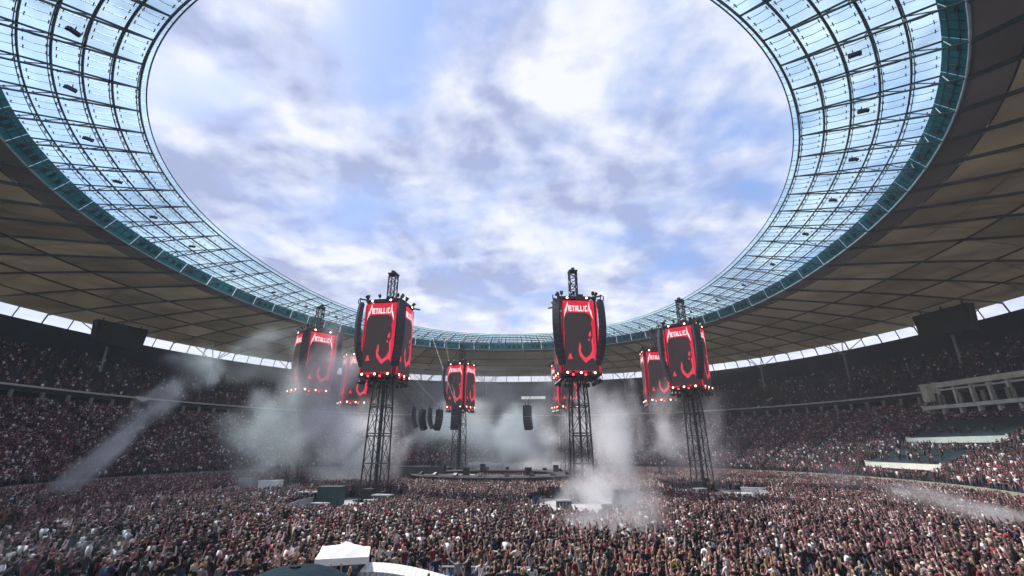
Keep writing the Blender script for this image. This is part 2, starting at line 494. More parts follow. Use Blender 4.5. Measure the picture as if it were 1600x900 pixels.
# ring beams of the glass band
for i, t in enumerate(BT):
    mb = MB(); K = NB * 3
    loop = [TH0 + 2 * math.pi * k / K for k in range(K)]
    mb.tube([G(t, th, -0.42) for th in loop], 0.125 if i < 4 else 0.11, 6, closed=True)
    mb.tube([G(t + 0.012, th, -0.85) for th in loop], 0.05, 5, closed=True)
    for k in range(0, K):
        mb.bar(G(t, loop[k], -0.42), G(t + 0.012, loop[k], -0.85), 0.05)
    rpart('ring_beam', mb, M['steel'])
mb = MB(); mb.tube([G(0.0, TH0 + 2 * math.pi * k / 228, -0.05) for k in range(228)], 0.075, 6, closed=True)
rpart('rim_tube', mb, M['steel'])
# trusses
for k in range(NB):
    th = TH0 + k * DTH
    mb = MB()
    ts = [0.0] + BT + [1.0]
    up = [G(t, th, -0.5) for t in ts]
    mb.tube([up[1]] + up[2:], 0.10, 6)
    low0, low1 = G(BT[1], th, -0.7), P3(TEAL, th, -0.12)
    low = [low0.lerp(low1, i / 8) for i in range(9)]
    mb.tube(low, 0.105, 6)
    mb.tube([G(BT[0], th, -0.45), low0], 0.1, 6)
    zz = [(BT[2], 0.36), (BT[3], 0.40), (BT[3], 0.62), (BT[4], 0.66), (BT[4], 0.86), (1.0, 0.9)]
    for t, s_ in zz:
        mb.tube([G(t, th, -0.5), low0.lerp(low1, s_)], 0.06, 5)
    # under the membrane
    pts = [Mem(i / 10, th, -0.215) for i in range(11)]
    for a, b in zip(pts, pts[1:]): mb.bar(a, b, 0.24, 0.42)
    rpart('roof_truss', mb, M['steel'])
# thin rods between the trusses, with spider fittings
for k in range(NB):
    for j in (1, 2, 3):
        th = TH0 + (k + j / 4) * DTH
        if seen(G(0.5, th)) > 1e5 and seen(G(0.05, th)) > 1e5 and seen(G(0.95, th)) > 1e5: continue
        mb = MB()
        edges = BT + [1.0]
        mb.tube([G(0.0, th, -0.12), G(BT[0] - 0.005, th, -0.2)], 0.03, 4)
        for a, b in zip(edges, edges[1:]):
            mb.tube([G(a + 0.012, th, -0.24), G((a + b) / 2, th, -0.34), G(b - 0.012, th, -0.24)], 0.035, 4)
            for t in (a + 0.03, b - 0.03):
                c = G(t, th, -0.2)
                tg = (G(t, th + 0.004) - G(t, th - 0.004)).normalized()
                mb.bar(c - tg * 0.28, c + tg * 0.28, 0.07, 0.05)
                mb.bar(c, c + Vector((0, 0, 0.18)), 0.07)
        rpart('glazing_rod', mb, M['steel'])
# panes
edges = [0.0] + BT + [1.0]
cells = []
for k in range(NB):
    for j in range(4):
        t0, t1 = TH0 + (k + j / 4) * DTH, TH0 + (k + (j + 1) / 4) * DTH
        e_ = (t1 - t0) * 0.012
        for a, b in zip(edges, edges[1:]):
            d = seen(G((a + b) / 2, (t0 + t1) / 2))
            sz = (b - a) / max(d, 1)
            cells.append((-sz if d < 1e5 else 1.0, t0 + e_, t1 - e_, a + 0.002, b - 0.002))
cells.sort()
def pane_into(mb, c):
    _, t0, t1, a, b = c
    q = [G(a, t0, -0.02), G(a, t1, -0.02), G(b, t1, -0.02), G(b, t0, -0.02)]
    mb.hexa(q, [p + Vector((0, 0, 0.03)) for p in q])
for c in cells[:300]:
    mb = MB(); pane_into(mb, c); rpart('glass_pane', mb, M['glass'])
mb = MB()
for c in cells[300:]: pane_into(mb, c)
tag(rpart('glazing', mb, M['glass']), kind='stuff')
# teal gutter band
for k in range(NB):
    t0, t1 = TH0 + k * DTH + 0.0012, TH0 + (k + 1) * DTH - 0.0012
    mb = MB()
    for i in range(3):
        a, b = t0 + (t1 - t0) * i / 3, t0 + (t1 - t0) * (i + 1) / 3
        q = [P3(GIN, a), P3(GIN, b), P3(TEAL, b), P3(TEAL, a)]
        n = (q[1] - q[0]).cross(q[3] - q[0]).normalized()
        if n.z < 0: n = -n
        mb.hexa(q, [p + n * 0.08 for p in q])
    o = rpart('gutter_panel', mb, M['teal'])
    mb = MB()
    def onband(u, th, off):
        p = P3(lerp3(GIN, TEAL, u), th)
        return p + Vector(((CX - p.x) * off / 60, (CY - p.y) * off / 60, -off * 0.6))
    def strip(u0, u1, s0, s1, off, mi):
        a, b = t0 + (t1 - t0) * s0, t0 + (t1 - t0) * s1
        q = [onband(u0, a, 0.03), onband(u0, b, 0.03), onband(u1, b, 0.03), onband(u1, a, 0.03)]
        mb.hexa(q, [p + Vector(((CX - p.x) * off / 60, (CY - p.y) * off / 60, -off * 0.6)) for p in q], mi)
    strip(0.30, 0.34, 0.0, 1.0, 0.05, 0)
    strip(0.70, 0.74, 0.0, 1.0, 0.05, 0)
    rr = random.Random(k)
    for s0 in (0.12, 0.40, 0.68):
        if rr.random() < 0.75: strip(0.38, 0.66, s0, s0 + rr.choice((0.1, 0.16)), 0.12, 0)
    strip(0.1, 0.9, 0.245, 0.255, 0.05, 0); strip(0.1, 0.9, 0.495, 0.505, 0.05, 0); strip(0.1, 0.9, 0.745, 0.755, 0.05, 0)
    f = part('gutter_fitting', mb, [M['teal_dark']], o)
mb = MB(); mb.tube([P3(TEAL, TH0 + 2 * math.pi * k / 228, -0.1) for k in range(228)], 0.13, 6, closed=True)
rpart('gutter_trim', mb, M['trim'])
# membrane ceiling
MT = [0.0, 0.065, 0.33, 0.56, 0.78, 1.0]
pan = []
for k in range(NB):
    t0, t1 = TH0 + k * DTH + 0.0003, TH0 + (k + 1) * DTH - 0.0003
    for i in range(5):
        a, b = MT[i], MT[i + 1]
        d = min(seen(Mem(u, t)) for u in (a, (a + b) / 2, b) for t in (t0, (t0 + t1) / 2, t1))
        pan.append((d if d < 1e5 else 1e6, k, i, t0, t1, a + 0.0004, b - 0.0004))
pan.sort()
def panel_into(mb, c):
    _, k, i, t0, t1, a, b = c
    tm = (t0 + t1) / 2
    sg = -0.10 * (1 - c[6]) - 0.03
    top = [Mem(a, t0), Mem(a, tm, sg), Mem(a, t1), Mem(b, t1), Mem(b, tm, sg), Mem(b, t0)]
    V = [p for p in top] + [p + Vector((0, 0, 0.02)) for p in top]
    mb.add(V, [(0, 1, 4, 5), (1, 2, 3, 4), (11, 10, 7, 6), (10, 9, 8, 7)] + [(j, (j + 1) % 6, 6 + (j + 1) % 6, 6 + j) for j in range(6)])
for c in pan[:300]:
    mb = MB(); panel_into(mb, c)
    rpart('ceiling_panel', mb, M['membrane_grey'] if c[2] == 0 else M['membrane'])
mb = MB()
for c in pan[300:]: panel_into(mb, c)
tag(rpart('ceiling_field', mb, M['membrane']), kind='stuff')
for i, t in enumerate(MT[1:5]):
    mb = MB(); w = (0.18, 0.34, 0.34, 0.3)[i]
    mb.tube([Mem(t, TH0 + DTH * k / 2, -0.16) for k in range(NB * 2)], w * 0.6, 4, closed=True)
    rpart('purlin', mb, M['steel'])
# bracing that lies on the ceiling and shows through it
mb = MB()
for k in range(NB):
    th0, th1 = TH0 + k * DTH, TH0 + (k + 1) * DTH
    for i in range(1, 5):
        a, b = MT[i], MT[i + 1]
        if seen(Mem((a + b) / 2, (th0 + th1) / 2)) > 1e5: continue
        for p, q in ((Mem(a, th0, 0.14), Mem(b, (th0 + th1) / 2, 0.14)), (Mem(a, th1, 0.14), Mem(b, (th0 + th1) / 2, 0.14)), (Mem((a + b) / 2, th0, 0.14), Mem((a + b) / 2, th1, 0.14))):
            mb.bar(p, q, 0.16, 0.16)
rpart('ceiling_bracing', mb, M['steel'])
# struts that carry the roof edge over the back wall
pm = {}
for k in range(NB * 2):
    th = TH0 + k * DTH / 2
    p = P3((123.75, 138.85, 38.0), th)
    if p.y < 10 or seen(p) > 1e5: continue
    mb = MB(); mb.bar(p, Mem(1.0, th, -0.02), 0.2 if k % 2 else 0.3, 0.2)
    rpart('edge_strut', mb, M['steel'])
# tree columns
for k in range(25):
    th = R(14.0 + 14.2 * k)
    x, y = oval(117.5, 130.8, th)
    if y < 15 or seen((x, y, 28)) > 1e5: continue
    zb = 19.35 + 11.65 * (117.5 - 109.0) / 12.2
    mb = MB()
    mb.tube([(x, y, zb - 0.5), (x, y, 30), (x, y, 35.6)], [0.3, 0.3, 0.24], 8)
    for dt, tt in ((-DTH / 2, 0.80), (DTH / 2, 0.80), (-DTH / 2, 0.985), (DTH / 2, 0.985)):
        mb.tube([(x, y, 35.4), Mem(tt, th + dt, -0.2)], 0.14, 6)
    rpart('column', mb, M['steel_light'])
# floodlights under the glass
mb0 = MB(); mb0.box((0, 0, -0.15), (0.9, 0.35, 0.35)); mb0.box((0, 0, 0.2), (0.08, 0.08, 0.5)); mb0.box((0.5, 0, -0.22), (0.25, 0.45, 0.25))
fme = mb0.mesh('floodlight', [M['black']])
for k in range(0, NB, 2):
    th = TH0 + (k + 0.42) * DTH
    p = G(0.5, th, -0.75)
    if seen(p) > 1e5: continue
    o = link('floodlight', fme, roof, (p.x - CX, p.y - CY, p.z)); o.rotation_euler = (0, 0, th + 0.3)

# ------------------------------------------------------------------ scoreboards under the roof
def scoreboard(th0, label):
    a, b = oval(112, 125, th0)
    rz = math.atan2(CY - b, CX - a)
    t = thing('scoreboard', label, 'scoreboard', (a, b, 33.4), rz, 'scoreboards hanging under the roof')
    mb = MB()
    mb.prism([(-6.0, 0.2), (6.0, 0.2), (6.6, 6.6), (-6.6, 6.6)], -0.6, 1.6, lambda x, y, d: (-d, x, y))
    part('housing', mb, M['wall_dark'], t)
    mb = MB(); mb.box((0.66, 0, 3.5), (0.06, 11.2, 5.6)); part('display', mb, M['black'], t)
    for y in (-5, 0, 5):
        mb = MB(); mb.bar((-0.4, y, 6.5), (-0.4, y, 7.6), 0.25); part('hanger', mb, M['steel'], t)
scoreboard(R(170.6), 'dark switched-off scoreboard hanging under the roof above the left stand')
scoreboard(R(12.6), 'dark switched-off scoreboard hanging under the roof above the right stand')

# ------------------------------------------------------------------ screen towers
ZB, ZT = 16.9, 28.4          # drum bottom, top
SW, SD = 4.75, 3.0           # screen width, distance from the mast
def face3(k, off=0.0):
    a = math.pi / 2 * k
    def to3(x, y, d):
        r = SD + off + d
        return (r * math.cos(a) - x * math.sin(a), r * math.sin(a) + x * math.cos(a), ZB + 0.45 + y)
    return to3
SH = ZT - ZB - 1.0
# lettering of the screens: angular capitals whose first and last letters throw long bolts
def letter(ch, x, w, h, y):
    s_ = 0.30 * w
    B = lambda a, b, c, d: [(x + a * w, y + b * h), (x + c * w, y + b * h), (x + c * w, y + d * h), (x + a * w, y + d * h)]
    t_ = 0.22
    if ch == 'E': return [B(0, 0, .36, 1), B(.36, 0, .95, t_), B(.36, .4, .8, .4 + t_), B(.36, 1 - t_, .95, 1)]
    if ch == 'T': return [B(.32, 0, .68, 1 - t_), B(0, 1 - t_, 1, 1)]
    if ch == 'L': return [B(0, 0, .36, 1), B(.36, 0, .95, t_)]
    if ch == 'I': return [B(.28, 0, .72, 1)]
    if ch == 'C': return [B(0, 0, .36, 1), B(.36, 0, .95, t_), B(.36, 1 - t_, .95, 1)]
    return []
def make_tower():
    root = thing('screen_tower', '', 'screen tower')
    # legs
    lo, hi, zk = 1.42, 0.95, 13.0
    cor = [(1, 1), (-1, 1), (-1, -1), (1, -1)]
    def leg_at(c, z):
        f = lo + (1.2 - lo) * z / zk if z < zk else 1.2 + (hi - 1.2) * (z - zk) / (ZB - zk)
        return Vector((c[0] * f, c[1] * f, z))
    for c in cor:
        mb = MB(); mb.tube([leg_at(c, 0.3), leg_at(c, zk), leg_at(c, ZB + 0.4)], 0.115, 6)
        part('leg', mb, M['truss'], root)
        mb = MB(); mb.box((c[0] * lo, c[1] * lo, 0.15), (1.1, 1.1, 0.3)); part('foot_plate', mb, M['black'], root)
    lv = [0.9, 4.9, 8.95, zk, ZB - 0.2]
    for i in range(4):
        c, d = cor[i], cor[(i + 1) % 4]
        mb = MB()
        for z in lv: mb.tube([leg_at(c, z), leg_at(d, z)], 0.06, 5)
        for z in (8.6, zk - 0.35): mb.tube([leg_at(c, z), leg_at(d, z)], 0.07, 5)
        for z0, z1 in zip(lv, lv[1:]):
            mb.tube([leg_at(c, z0), leg_at(d, z1)], 0.05, 5)
            mb.tube([leg_at(d, z0), leg_at(c, z1)], 0.05, 5)
        part('brace_lattice', mb, M['truss'], root)
    mb = MB(); mb.bar((0.1, 0.1, 0.2), (0, 0, ZB), 0.3, 0.3); mb.tube([(-0.35, 0.2, 0.2), (-0.3, 0.1, ZB)], 0.1, 6)
    part('cable_trunk', mb, M['speaker'], root)
    mb = MB(); mb.box((0.5, -0.3, 0.9), (2.0, 1.7, 1.5)); mb.box((-1.0, 0.7, 0.6), (1.1, 1.1, 1.1)); mb.box((0.4, 0.9, 1.9), (0.9, 0.7, 0.6))
    part('ballast_crate', mb, M['black'], root)
    # drum frame
    mb = MB()
    for z in (ZB, ZT):
        for k in range(4):
            f = face3(k, -0.25)
            mb.bar(f(-SW / 2 - 0.2, z - ZB - 0.45, 0), f(SW / 2 + 0.2, z - ZB - 0.45, 0), 0.35, 0.3)
            g_ = face3((k + 1) % 4, -0.25)
            mb.bar(f(SW / 2 + 0.2, z - ZB - 0.45, 0), g_(-SW / 2 - 0.2, z - ZB - 0.45, 0), 0.3, 0.26)
            mb.bar(f(0, z - ZB - 0.45, 0), (0, 0, z), 0.3, 0.3)
    for k in range(4):
        f = face3(k, -0.35)
        for x in (-SW / 2, SW / 2): mb.bar(f(x, -0.4, 0), f(x, SH + 0.5, 0), 0.22, 0.22)
    part('drum_frame', mb, M['truss'], root)
    mb = MB()
    for k in range(4):
        f = face3(k, -0.7); g_ = face3((k + 1) % 4, -0.7)
        mb.hexa([f(2.1, -0.3, -.1), f(2.1, SH + .4, -.1), f(2.1, SH + .4, .05), f(2.1, -0.3, .05)], [g_(-2.1, -0.3, -.1), g_(-2.1, SH + .4, -.1), g_(-2.1, SH + .4, .05), g_(-2.1, -0.3, .05)])
    part('corner_cover', mb, M['speaker'], root)
    mb = MB(); mb.prism([(-2.5, -2.5), (2.5, -2.5), (2.5, 2.5), (-2.5, 2.5)], ZB + 0.1, ZB + 0.25, lambda x, y, d: (x, y, d)); part('drum_floor', mb, M['black'], root)
    # mast
    mb = MB(); h = 0.55; zt = 33.6
    for c in cor: mb.tube([(c[0] * h, c[1] * h, ZB), (c[0] * h, c[1] * h, zt)], 0.11, 5)
    z = ZT + 0.3; kk = 0
    while z < zt - 0.1:
        for i in range(4):
            c, d = cor[i], cor[(i + 1) % 4]
            if (kk + i) % 2: c, d = d, c
            mb.tube([(c[0] * h, c[1] * h, z), (d[0] * h, d[1] * h, min(z + 0.9, zt))], 0.06, 4)
            mb.tube([(c[0] * h, c[1] * h, z), (d[0] * h, d[1] * h, z)], 0.05, 4)
        z += 0.9; kk += 1
    mb.box((0, 0, zt + 0.1), (1.4, 1.4, 0.2)); mb.box((0.15, 0, zt + 0.4), (0.7, 0.5, 0.45))
    part('mast', mb, M['truss'], root)
    # screens
    for k in range(4):
        f = face3(k)
        mb = MB(); hw = SW / 2
        mb.prism([(-hw, 0), (hw, 0), (hw, SH), (-hw, SH)], -0.06, 0.0, f)
        s_ = part('screen', mb, M['scr_red'], root)
        # the dark field of the picture
        mb = MB()
        field = [(-hw * .995, .02), (hw * .995, .02), (hw * .995, SH * .13), (hw * .86, SH * .145), (hw * .82, SH * .2), (hw * .80, SH * .62), (hw * .74, SH * .66), (hw * .81, SH * .72), (hw * .72, SH * .79), (hw * .4, SH * .825), (-hw * .6, SH * .825), (-hw * .9, SH * .80), (-hw * .97, SH * .70), (-hw * .95, SH * .5), (-hw * .995, SH * .3)]
        mb.prism(field, 0.0, 0.012, f)
        part('picture_field', mb, M['scr_dark'], s_)
        mb = MB()
        bowl = [(-hw * .02, SH * .40), (hw * .06, SH * .33), (hw * .02, SH * .27), (hw * .12, SH * .22), (hw * .32, SH * .175), (hw * .56, SH * .215), (hw * .74, SH * .29), (hw * .70, SH * .42), (hw * .805, SH * .47), (hw * .87, SH * .16), (hw * .70, SH * .18), (hw * .52, SH * .15), (hw * .30, SH * .11), (hw * .10, SH * .16), (-hw * .06, SH * .21), (-hw * .12, SH * .29)]
        mb.prism(bowl, 0.0121, 0.024, f)
        flame = [(-hw * .78, SH * .16), (-hw * .48, SH * .165), (-hw * .56, SH * .20), (-hw * .60, SH * .245), (-hw * .68, SH * .235)]
        mb.prism(flame, 0.0121, 0.024, f)
        part('picture_flame', mb, M['scr_pale'], s_)
        mb = MB()
        mb.prism([(hw * .62, SH * .47), (hw * .72, SH * .5), (hw * .70, SH * .56), (hw * .62, SH * .54), (hw * .54, SH * .50)], 0.0121, 0.024, f)
        mb.prism([(hw * .5, SH * .42), (hw * .62, SH * .41), (hw * .58, SH * .46)], 0.0121, 0.024, f)
        part('picture_spark', mb, M['scr_pale'], s_)
        # lettering METALLICA
        mb = MB(); lh = SH * 0.084; y0 = SH * 0.842
        word = 'ETALLIC'; x0 = -hw * .57; lw = hw * 0.15; gap = hw * 0.022
        x = x0
        for ch in word:
            w_ = lw * (0.62 if ch == 'I' else 1.0)
            if ch == 'A':
                for q in ([(x, y0), (x + .3 * w_, y0), (x + .62 * w_, y0 + lh), (x + .32 * w_, y0 + lh)], [(x + .72 * w_, y0), (x + w_, y0), (x + .78 * w_, y0 + lh), (x + .5 * w_, y0 + lh)]):
                    mb.prism(q, 0.013, 0.03, f)
                mb.prism([(x + .25 * w_, y0 + .22 * lh), (x + .75 * w_, y0 + .22 * lh), (x + .75 * w_, y0 + .4 * lh), (x + .25 * w_, y0 + .4 * lh)], 0.0301, 0.034, f)
            else:
                for q in letter(ch, x, w_, lh, y0): mb.prism(q, 0.013, 0.03, f)
            x += w_ + gap
        # bolt-shaped first letter M
        xm = x0 - gap * 0.5
        for q in ([(-hw * .93, y0 - SH * .10), (-hw * .80, y0 + lh * .1), (-hw * .76, y0 - lh * .1), (-hw * .685, y0 + lh * 1.75), (-hw * .84, y0 + lh * .35), (-hw * .86, y0 + lh * .5)],
                  [(-hw * .70, y0 + lh * 1.2), (-hw * .685, y0 + lh * 1.75), (-hw * .63, y0 + lh * .7), (-hw * .65, y0 + lh * .35)],
                  [(-hw * .655, y0 + lh * .35), (-hw * .63, y0 + lh * .75), (-hw * .585, y0 + lh * 1.05), (-hw * .60, y0 + lh * .75)],
                  [(xm - hw * .055, y0), (xm - hw * .012, y0), (xm - hw * .012, y0 + lh * 1.05), (xm - hw * .055, y0 + lh * .8)]):
            mb.prism(q, 0.035, 0.045, f)
        # bolt-shaped last letter A
        xa = x
        for q in ([(xa, y0), (xa + hw * .045, y0), (xa + hw * .10, y0 + lh * 1.7), (xa + hw * .055, y0 + lh * 1.0)],
                  [(xa + hw * .10, y0 + lh * 1.7), (xa + hw * .16, y0 + lh * .2), (xa + hw * .20, y0 + lh * .35), (xa + hw * .31, y0 - SH * .115), (xa + hw * .16, y0 - lh * .35), (xa + hw * .13, y0 - lh * .1), (xa + hw * .075, y0 + lh * .95)],
                  [(xa + hw * .03, y0 + lh * .25), (xa + hw * .12, y0 + lh * .25), (xa + hw * .11, y0 + lh * .42), (xa + hw * .04, y0 + lh * .42)]):
            mb.prism(q, 0.035, 0.045, f)
        part('lettering', mb, M['scr_white'], s_)
    # lamps on the rims
    def lamp_meshes(hang):
        b = MB(); sgn = -1 if hang else 1
        b.tube([(0, 0, 0), (0, 0, sgn * 0.35)], 0.06, 5)
        b.tube([(0, -0.05, sgn * 0.4), (0.0, 0.25, sgn * 0.85)], [0.2, 0.26], 8)
        l = MB()
        l.tube([(0.0, 0.252, sgn * 0.853), (0.0, 0.275, sgn * 0.89)], [0.22, 0.2], 8)
        return b.mesh('stage_lamp', [M['black']]), l.mesh('lens', [M['lamp']])
    hb, hl = lamp_meshes(True); ub, ul = lamp_meshes(False)
    fl = MB(); fl.tube([(0, 0, 0), (0.0, 0.14, 0)], [0.22, 0.26], 10); flm = fl.mesh('flood_lamp', [M['black']])
    ll = MB(); ll.tube([(0, 0.142, 0), (0, 0.2, 0)], [0.17, 0.12], 10); llm = ll.mesh('lens', [M['lamp']])
    lr = MB(); lr.tube([(0, 0.142, 0), (0, 0.18, 0)], [0.19, 0.15], 8); lrm = lr.mesh('lens', [M['lamp_red']])
    for k in range(4):
        f = face3(k); a = math.pi / 2 * k - math.pi / 2
        for x in (-2.04, -0.09, 1.91):
            o = link('flood_lamp', flm, root, f(x, -0.28, 0.05)); o.rotation_euler = (0, 0, a); link('lens', llm, o)
        for x in (-1.65, 1.3):
            o = link('flood_lamp', flm, root, f(x, SH + 0.42, -0.1)); o.rotation_euler = (0.2, 0, a); link('lens', llm, o)
        for x in (-2.26, -1.65, -0.96, 0.78, 1.3, 2.17):
            o = link('stage_lamp', hb, root, f(x, -0.62, -0.25)); o.rotation_euler = (0, 0, a)
        for x in (-2.44, -0.61, 2.35):
            o = link('stage_lamp', ub, root, f(x, SH + 0.62, -0.2)); o.rotation_euler = (0, 0, a)
        for x in (-1.2, 0.6):
            o = link('flood_lamp', flm, root, f(x, -0.45, -0.2)); o.rotation_euler = (-0.5, 0, a); link('lens', lrm, o)
        # boom that carries the loudspeakers of the corner
        c = math.pi / 2 * k + math.pi / 4
        mb = MB(); mb.bar((3.2 * math.cos(c), 3.2 * math.sin(c), ZT + 0.15), (5.0 * math.cos(c), 5.0 * math.sin(c), ZT + 0.15), 0.2, 0.2)
        part('speaker_boom', mb, M['truss'], root)
    mb = MB(); mb.box((0, 0, ZT + 0.25), (4.4, 4.4, 0.35)); mb.box((1.2, 0.6, ZT + 0.65), (1.2, 1.0, 0.5)); mb.box((-1.3, -0.8, ZT + 0.6), (0.9, 1.3, 0.4))
    part('top_rig', mb, M['black'], root)
    return root
def to_cam(x, y): return math.atan2(-y, -x)
TW = [  # x, y, turn of the front face to the left of the camera, label
    (-26.1, 66.9, 25, 'left near screen tower, showing two screens with a dark corner between'),
    (2.9, 68.6, -12, 'right near screen tower, its front screen squarely facing the viewer'),
    (23.8, 86.0, 18, 'right-hand screen tower standing in front of another one, with thick dark legs'),
    (23.0, 109.6, -10, 'screen tower half hidden behind the right-hand tower, its screen lower in view'),
    (1.9, 125.4, -22, 'far screen tower almost wholly hidden behind the right of the two nearest towers'),
    (-26.1, 122.6, 33, 'far screen tower standing in the gap between the two nearest towers'),
    (-49.2, 107.6, -12, 'smoky pale screen tower partly hidden behind the left of the two nearest towers'),
    (-47.2, 83.6, -22, 'leftmost screen tower, veiled by smoke, in front of the left stand')]
t0_ = make_tower()
kids_of(t0_)
towers = []
for i, (x, y, al, lab) in enumerate(TW):
    o = t0_ if i == 0 else copy_tree(t0_)
    o.location = (x, y, 0); o.rotation_euler = (0, 0, to_cam(x, y) - R(al))
    o['label'] = lab; o['category'] = 'screen tower'; o['group'] = 'eight screen towers around the stage'
    towers.append(o)

# curved loudspeaker hangs at the corners of the towers
def make_array(n=13, h=0.74, w=1.15, d=0.62, curve=0.028, name='line_array'):
    root = thing(name, '', 'loudspeaker')
    mb = MB(); mb.box((0, 0, 0.12), (0.5, 1.0, 0.16)); mb.box((0.35, 0.42, 0.5), (0.12, 0.12, 0.7)); mb.box((0.35, -0.42, 0.5), (0.12, 0.12, 0.7))
    part('flying_frame', mb, M['black'], root)
    mb = MB()
    mb.prism([(-d / 2, -h / 2 * .9), (d / 2, -h / 2 * .98), (d / 2, h / 2 * .98), (-d / 2, h / 2 * .9)], -w / 2, w / 2, lambda x, y, t: (x, t, y))
    cm = mb.mesh('cabinet', [M['speaker']])
    p = Vector((0, 0, -h / 2)); a = -0.12
    for i in range(n):
        o = link('cabinet', cm, root, p); o.rotation_euler = (0, a, 0)
        st = Vector((-math.sin(a), 0, -math.cos(a))) * h
        # lower boxes tilt towards the audience below, so the hang curls in under itself
        a += curve * (1 + 2.2 * (i / n) ** 2)
        p = p + Vector((-math.sin(a), 0, -math.cos(a))) * h
    return root
la0 = make_array(); kids_of(la0)
first = True
CORN = {0: (0, 3), 1: (0, 3), 2: (3, 0), 3: (0,), 5: (3,), 6: (0,), 7: (0, 3), 4: (0,)}
side = {0: 'left', 3: 'right', 1: 'far left', 2: 'far right'}
tname = ['left near screen tower', 'right near screen tower', 'right-hand screen tower with thick dark legs', 'half hidden tower behind the right-hand one', 'far tower hidden behind the right near tower',
         'far tower in the middle gap', 'pale tower behind the left near tower', 'leftmost smoky screen tower']
for ti, corners in CORN.items():
    x, y, al, _ = TW[ti]; base = to_cam(x, y) - R(al)
    for k in corners:
        c = base + math.pi / 4 + math.pi / 2 * (0 if k == 0 else -1 if k == 3 else k)
        # k=0 lies left of the front face as the camera sees it? +pi/4 turns to the viewer's right
        o = la0 if first else copy_tree(la0); first = False
        o.location = (x + 4.65 * math.cos(c), y + 4.65 * math.sin(c), ZT - 0.65); o.rotation_euler = (0, 0, c)
        sd_ = {0: 'right front', 3: 'left front', 1: 'right rear'}[k]
        o['label'] = 'curved loudspeaker hang, %s corner of the %s' % (sd_, tname[ti])
        o['category'] = 'loudspeaker'; o['group'] = 'loudspeaker hangs on the tower corners'

# loudspeaker clusters flown over the stage
def cable(mb, p, q, sag=0.0, r=0.03):
    p, q = Vector(p), Vector(q)
    mb.tube([p.lerp(q, i / 6) - Vector((0, 0, sag * 4 * (i / 6) * (1 - i / 6))) for i in range(7)], r, 4)
sa0 = make_array(9, 0.62, 1.9, 1.1, 0.05, 'speaker_cluster')
kids_of(sa0)
CL = [(-24.6, 110.0, 16.6, R(-70), 'black loudspeaker cluster hanging just right of the pole below the middle far screen tower'),
      (-7.6, 113.0, 16.6, R(-110), 'black loudspeaker cluster hanging in front of the bright white smoke'),
      (-30.0, 95.0, 14.9, R(-160), 'grey hazy curved loudspeaker hang, leftmost of four beside the left near tower'),
      (-28.4, 95.8, 14.5, R(-130), 'grey hazy loudspeaker hang, second from the left of four beside the left near tower'),
      (-26.6, 95.2, 14.7, R(-160), 'grey hazy loudspeaker hang, third from the left of four beside the left near tower'),
      (-24.9, 96.2, 14.5, R(-30), 'grey hazy loudspeaker hang, rightmost of four beside the left near tower')]
clab = [' right of the middle far tower', ' in front of the white smoke', ' leftmost of the hazy four', ' second of the hazy four', ' third of the hazy four', ' rightmost of the hazy four']
for i, (x, y, z, rz, lab) in enumerate(CL):
    o = sa0 if i == 0 else copy_tree(sa0)
    o.location = (x, y, z); o.rotation_euler = (0, 0, rz)
    if i > 1: o.scale = (.74, .74, .74)
    tag(o, lab, 'loudspeaker', 'loudspeaker clusters flown over the stage')
    mb = MB()
    th = math.atan2(y - CY, x - CX)
    tops = [P3(INNER, th + s_) for s_ in (-0.05, 0.05)]
    for tp in tops: cable(mb, (x, y, z + 0.5), tp, 0.4)
    c = part('suspension_cable', mb, M['black'])
    tag(c, 'thin cables above the ' + lab.split(' hanging')[0].split(', ')[0] + clab[i], 'cable', 'cables that hold the loudspeaker clusters')
# ------------------------------------------------------------------ ring stage
ST = (-13.0, 97.0)
st = thing('ring_stage', 'low dark ring shaped stage in the middle of the pitch crowd', 'stage', (ST[0], ST[1], 0))
def ell(a, b, k, n): return (a * math.cos(2 * math.pi * k / n), b * math.sin(2 * math.pi * k / n))
K = 40
for k in range(K):
    mb = MB()
    p = [ell(17, 14, k + .02, K), ell(17, 14, k + .98, K), ell(11.5, 9, k + .98, K), ell(11.5, 9, k + .02, K)]
    mb.hexa([(*q, 2.15) for q in p], [(*q, 2.32) for q in p]); part('deck_panel', mb, M['deck'], st)
mb = MB()
for (a, b) in ((16.8, 13.8), (11.7, 9.2)):
    for k in range(K):
        p, q = ell(a, b, k, K), ell(a, b, k + 1, K)
        mb.bar((*p, 1.07), (*q, 1.07), 0.08, 2.1)
part('skirt', mb, M['black'], st)
mb = MB()
for k in range(K):
    p, q = ell(17.06, 14.06, k + .03, K), ell(17.06, 14.06, k + .97, K)
    mb.bar((*p, 2.2), (*q, 2.2), 0.06, 0.2)
part('edge_strip', mb, M['barrier'], st)
wm = MB(); wm.prism([(-.4, 0), (.4, 0), (.4, .15), (-.1, .5), (-.4, .5)], -.35, .35, lambda x, y, t: (x, t, y)); wme = wm.mesh('monitor', [M['black']])
for k in range(22):
    a = 2 * math.pi * (k + .3) / 22
    o = link('monitor', wme, st, (16.2 * math.cos(a), 13.2 * math.sin(a), 2.32)); o.rotation_euler = (0, 0, a)
sm = MB(); sm.tube([(0, 0, 0), (0, 0, 1.35)], .03, 5); sm.tube([(0, 0, 0.02), (0, 0, 0.06)], .2, 8); sm.bar((0, 0, 1.3), (.45, 0, 1.6), .04); sme = sm.mesh('microphone_stand', [M['black']])
for k in range(8):
    a = 2 * math.pi * (k + .6) / 8
    o = link('microphone_stand', sme, st, (14.6 * math.cos(a), 11.8 * math.sin(a), 2.32)); o.rotation_euler = (0, 0, a)
rk = MB(); rk.box((0, 0, .65), (1.1, .8, 1.3)); rkm = rk.mesh('rack', [M['speaker']])
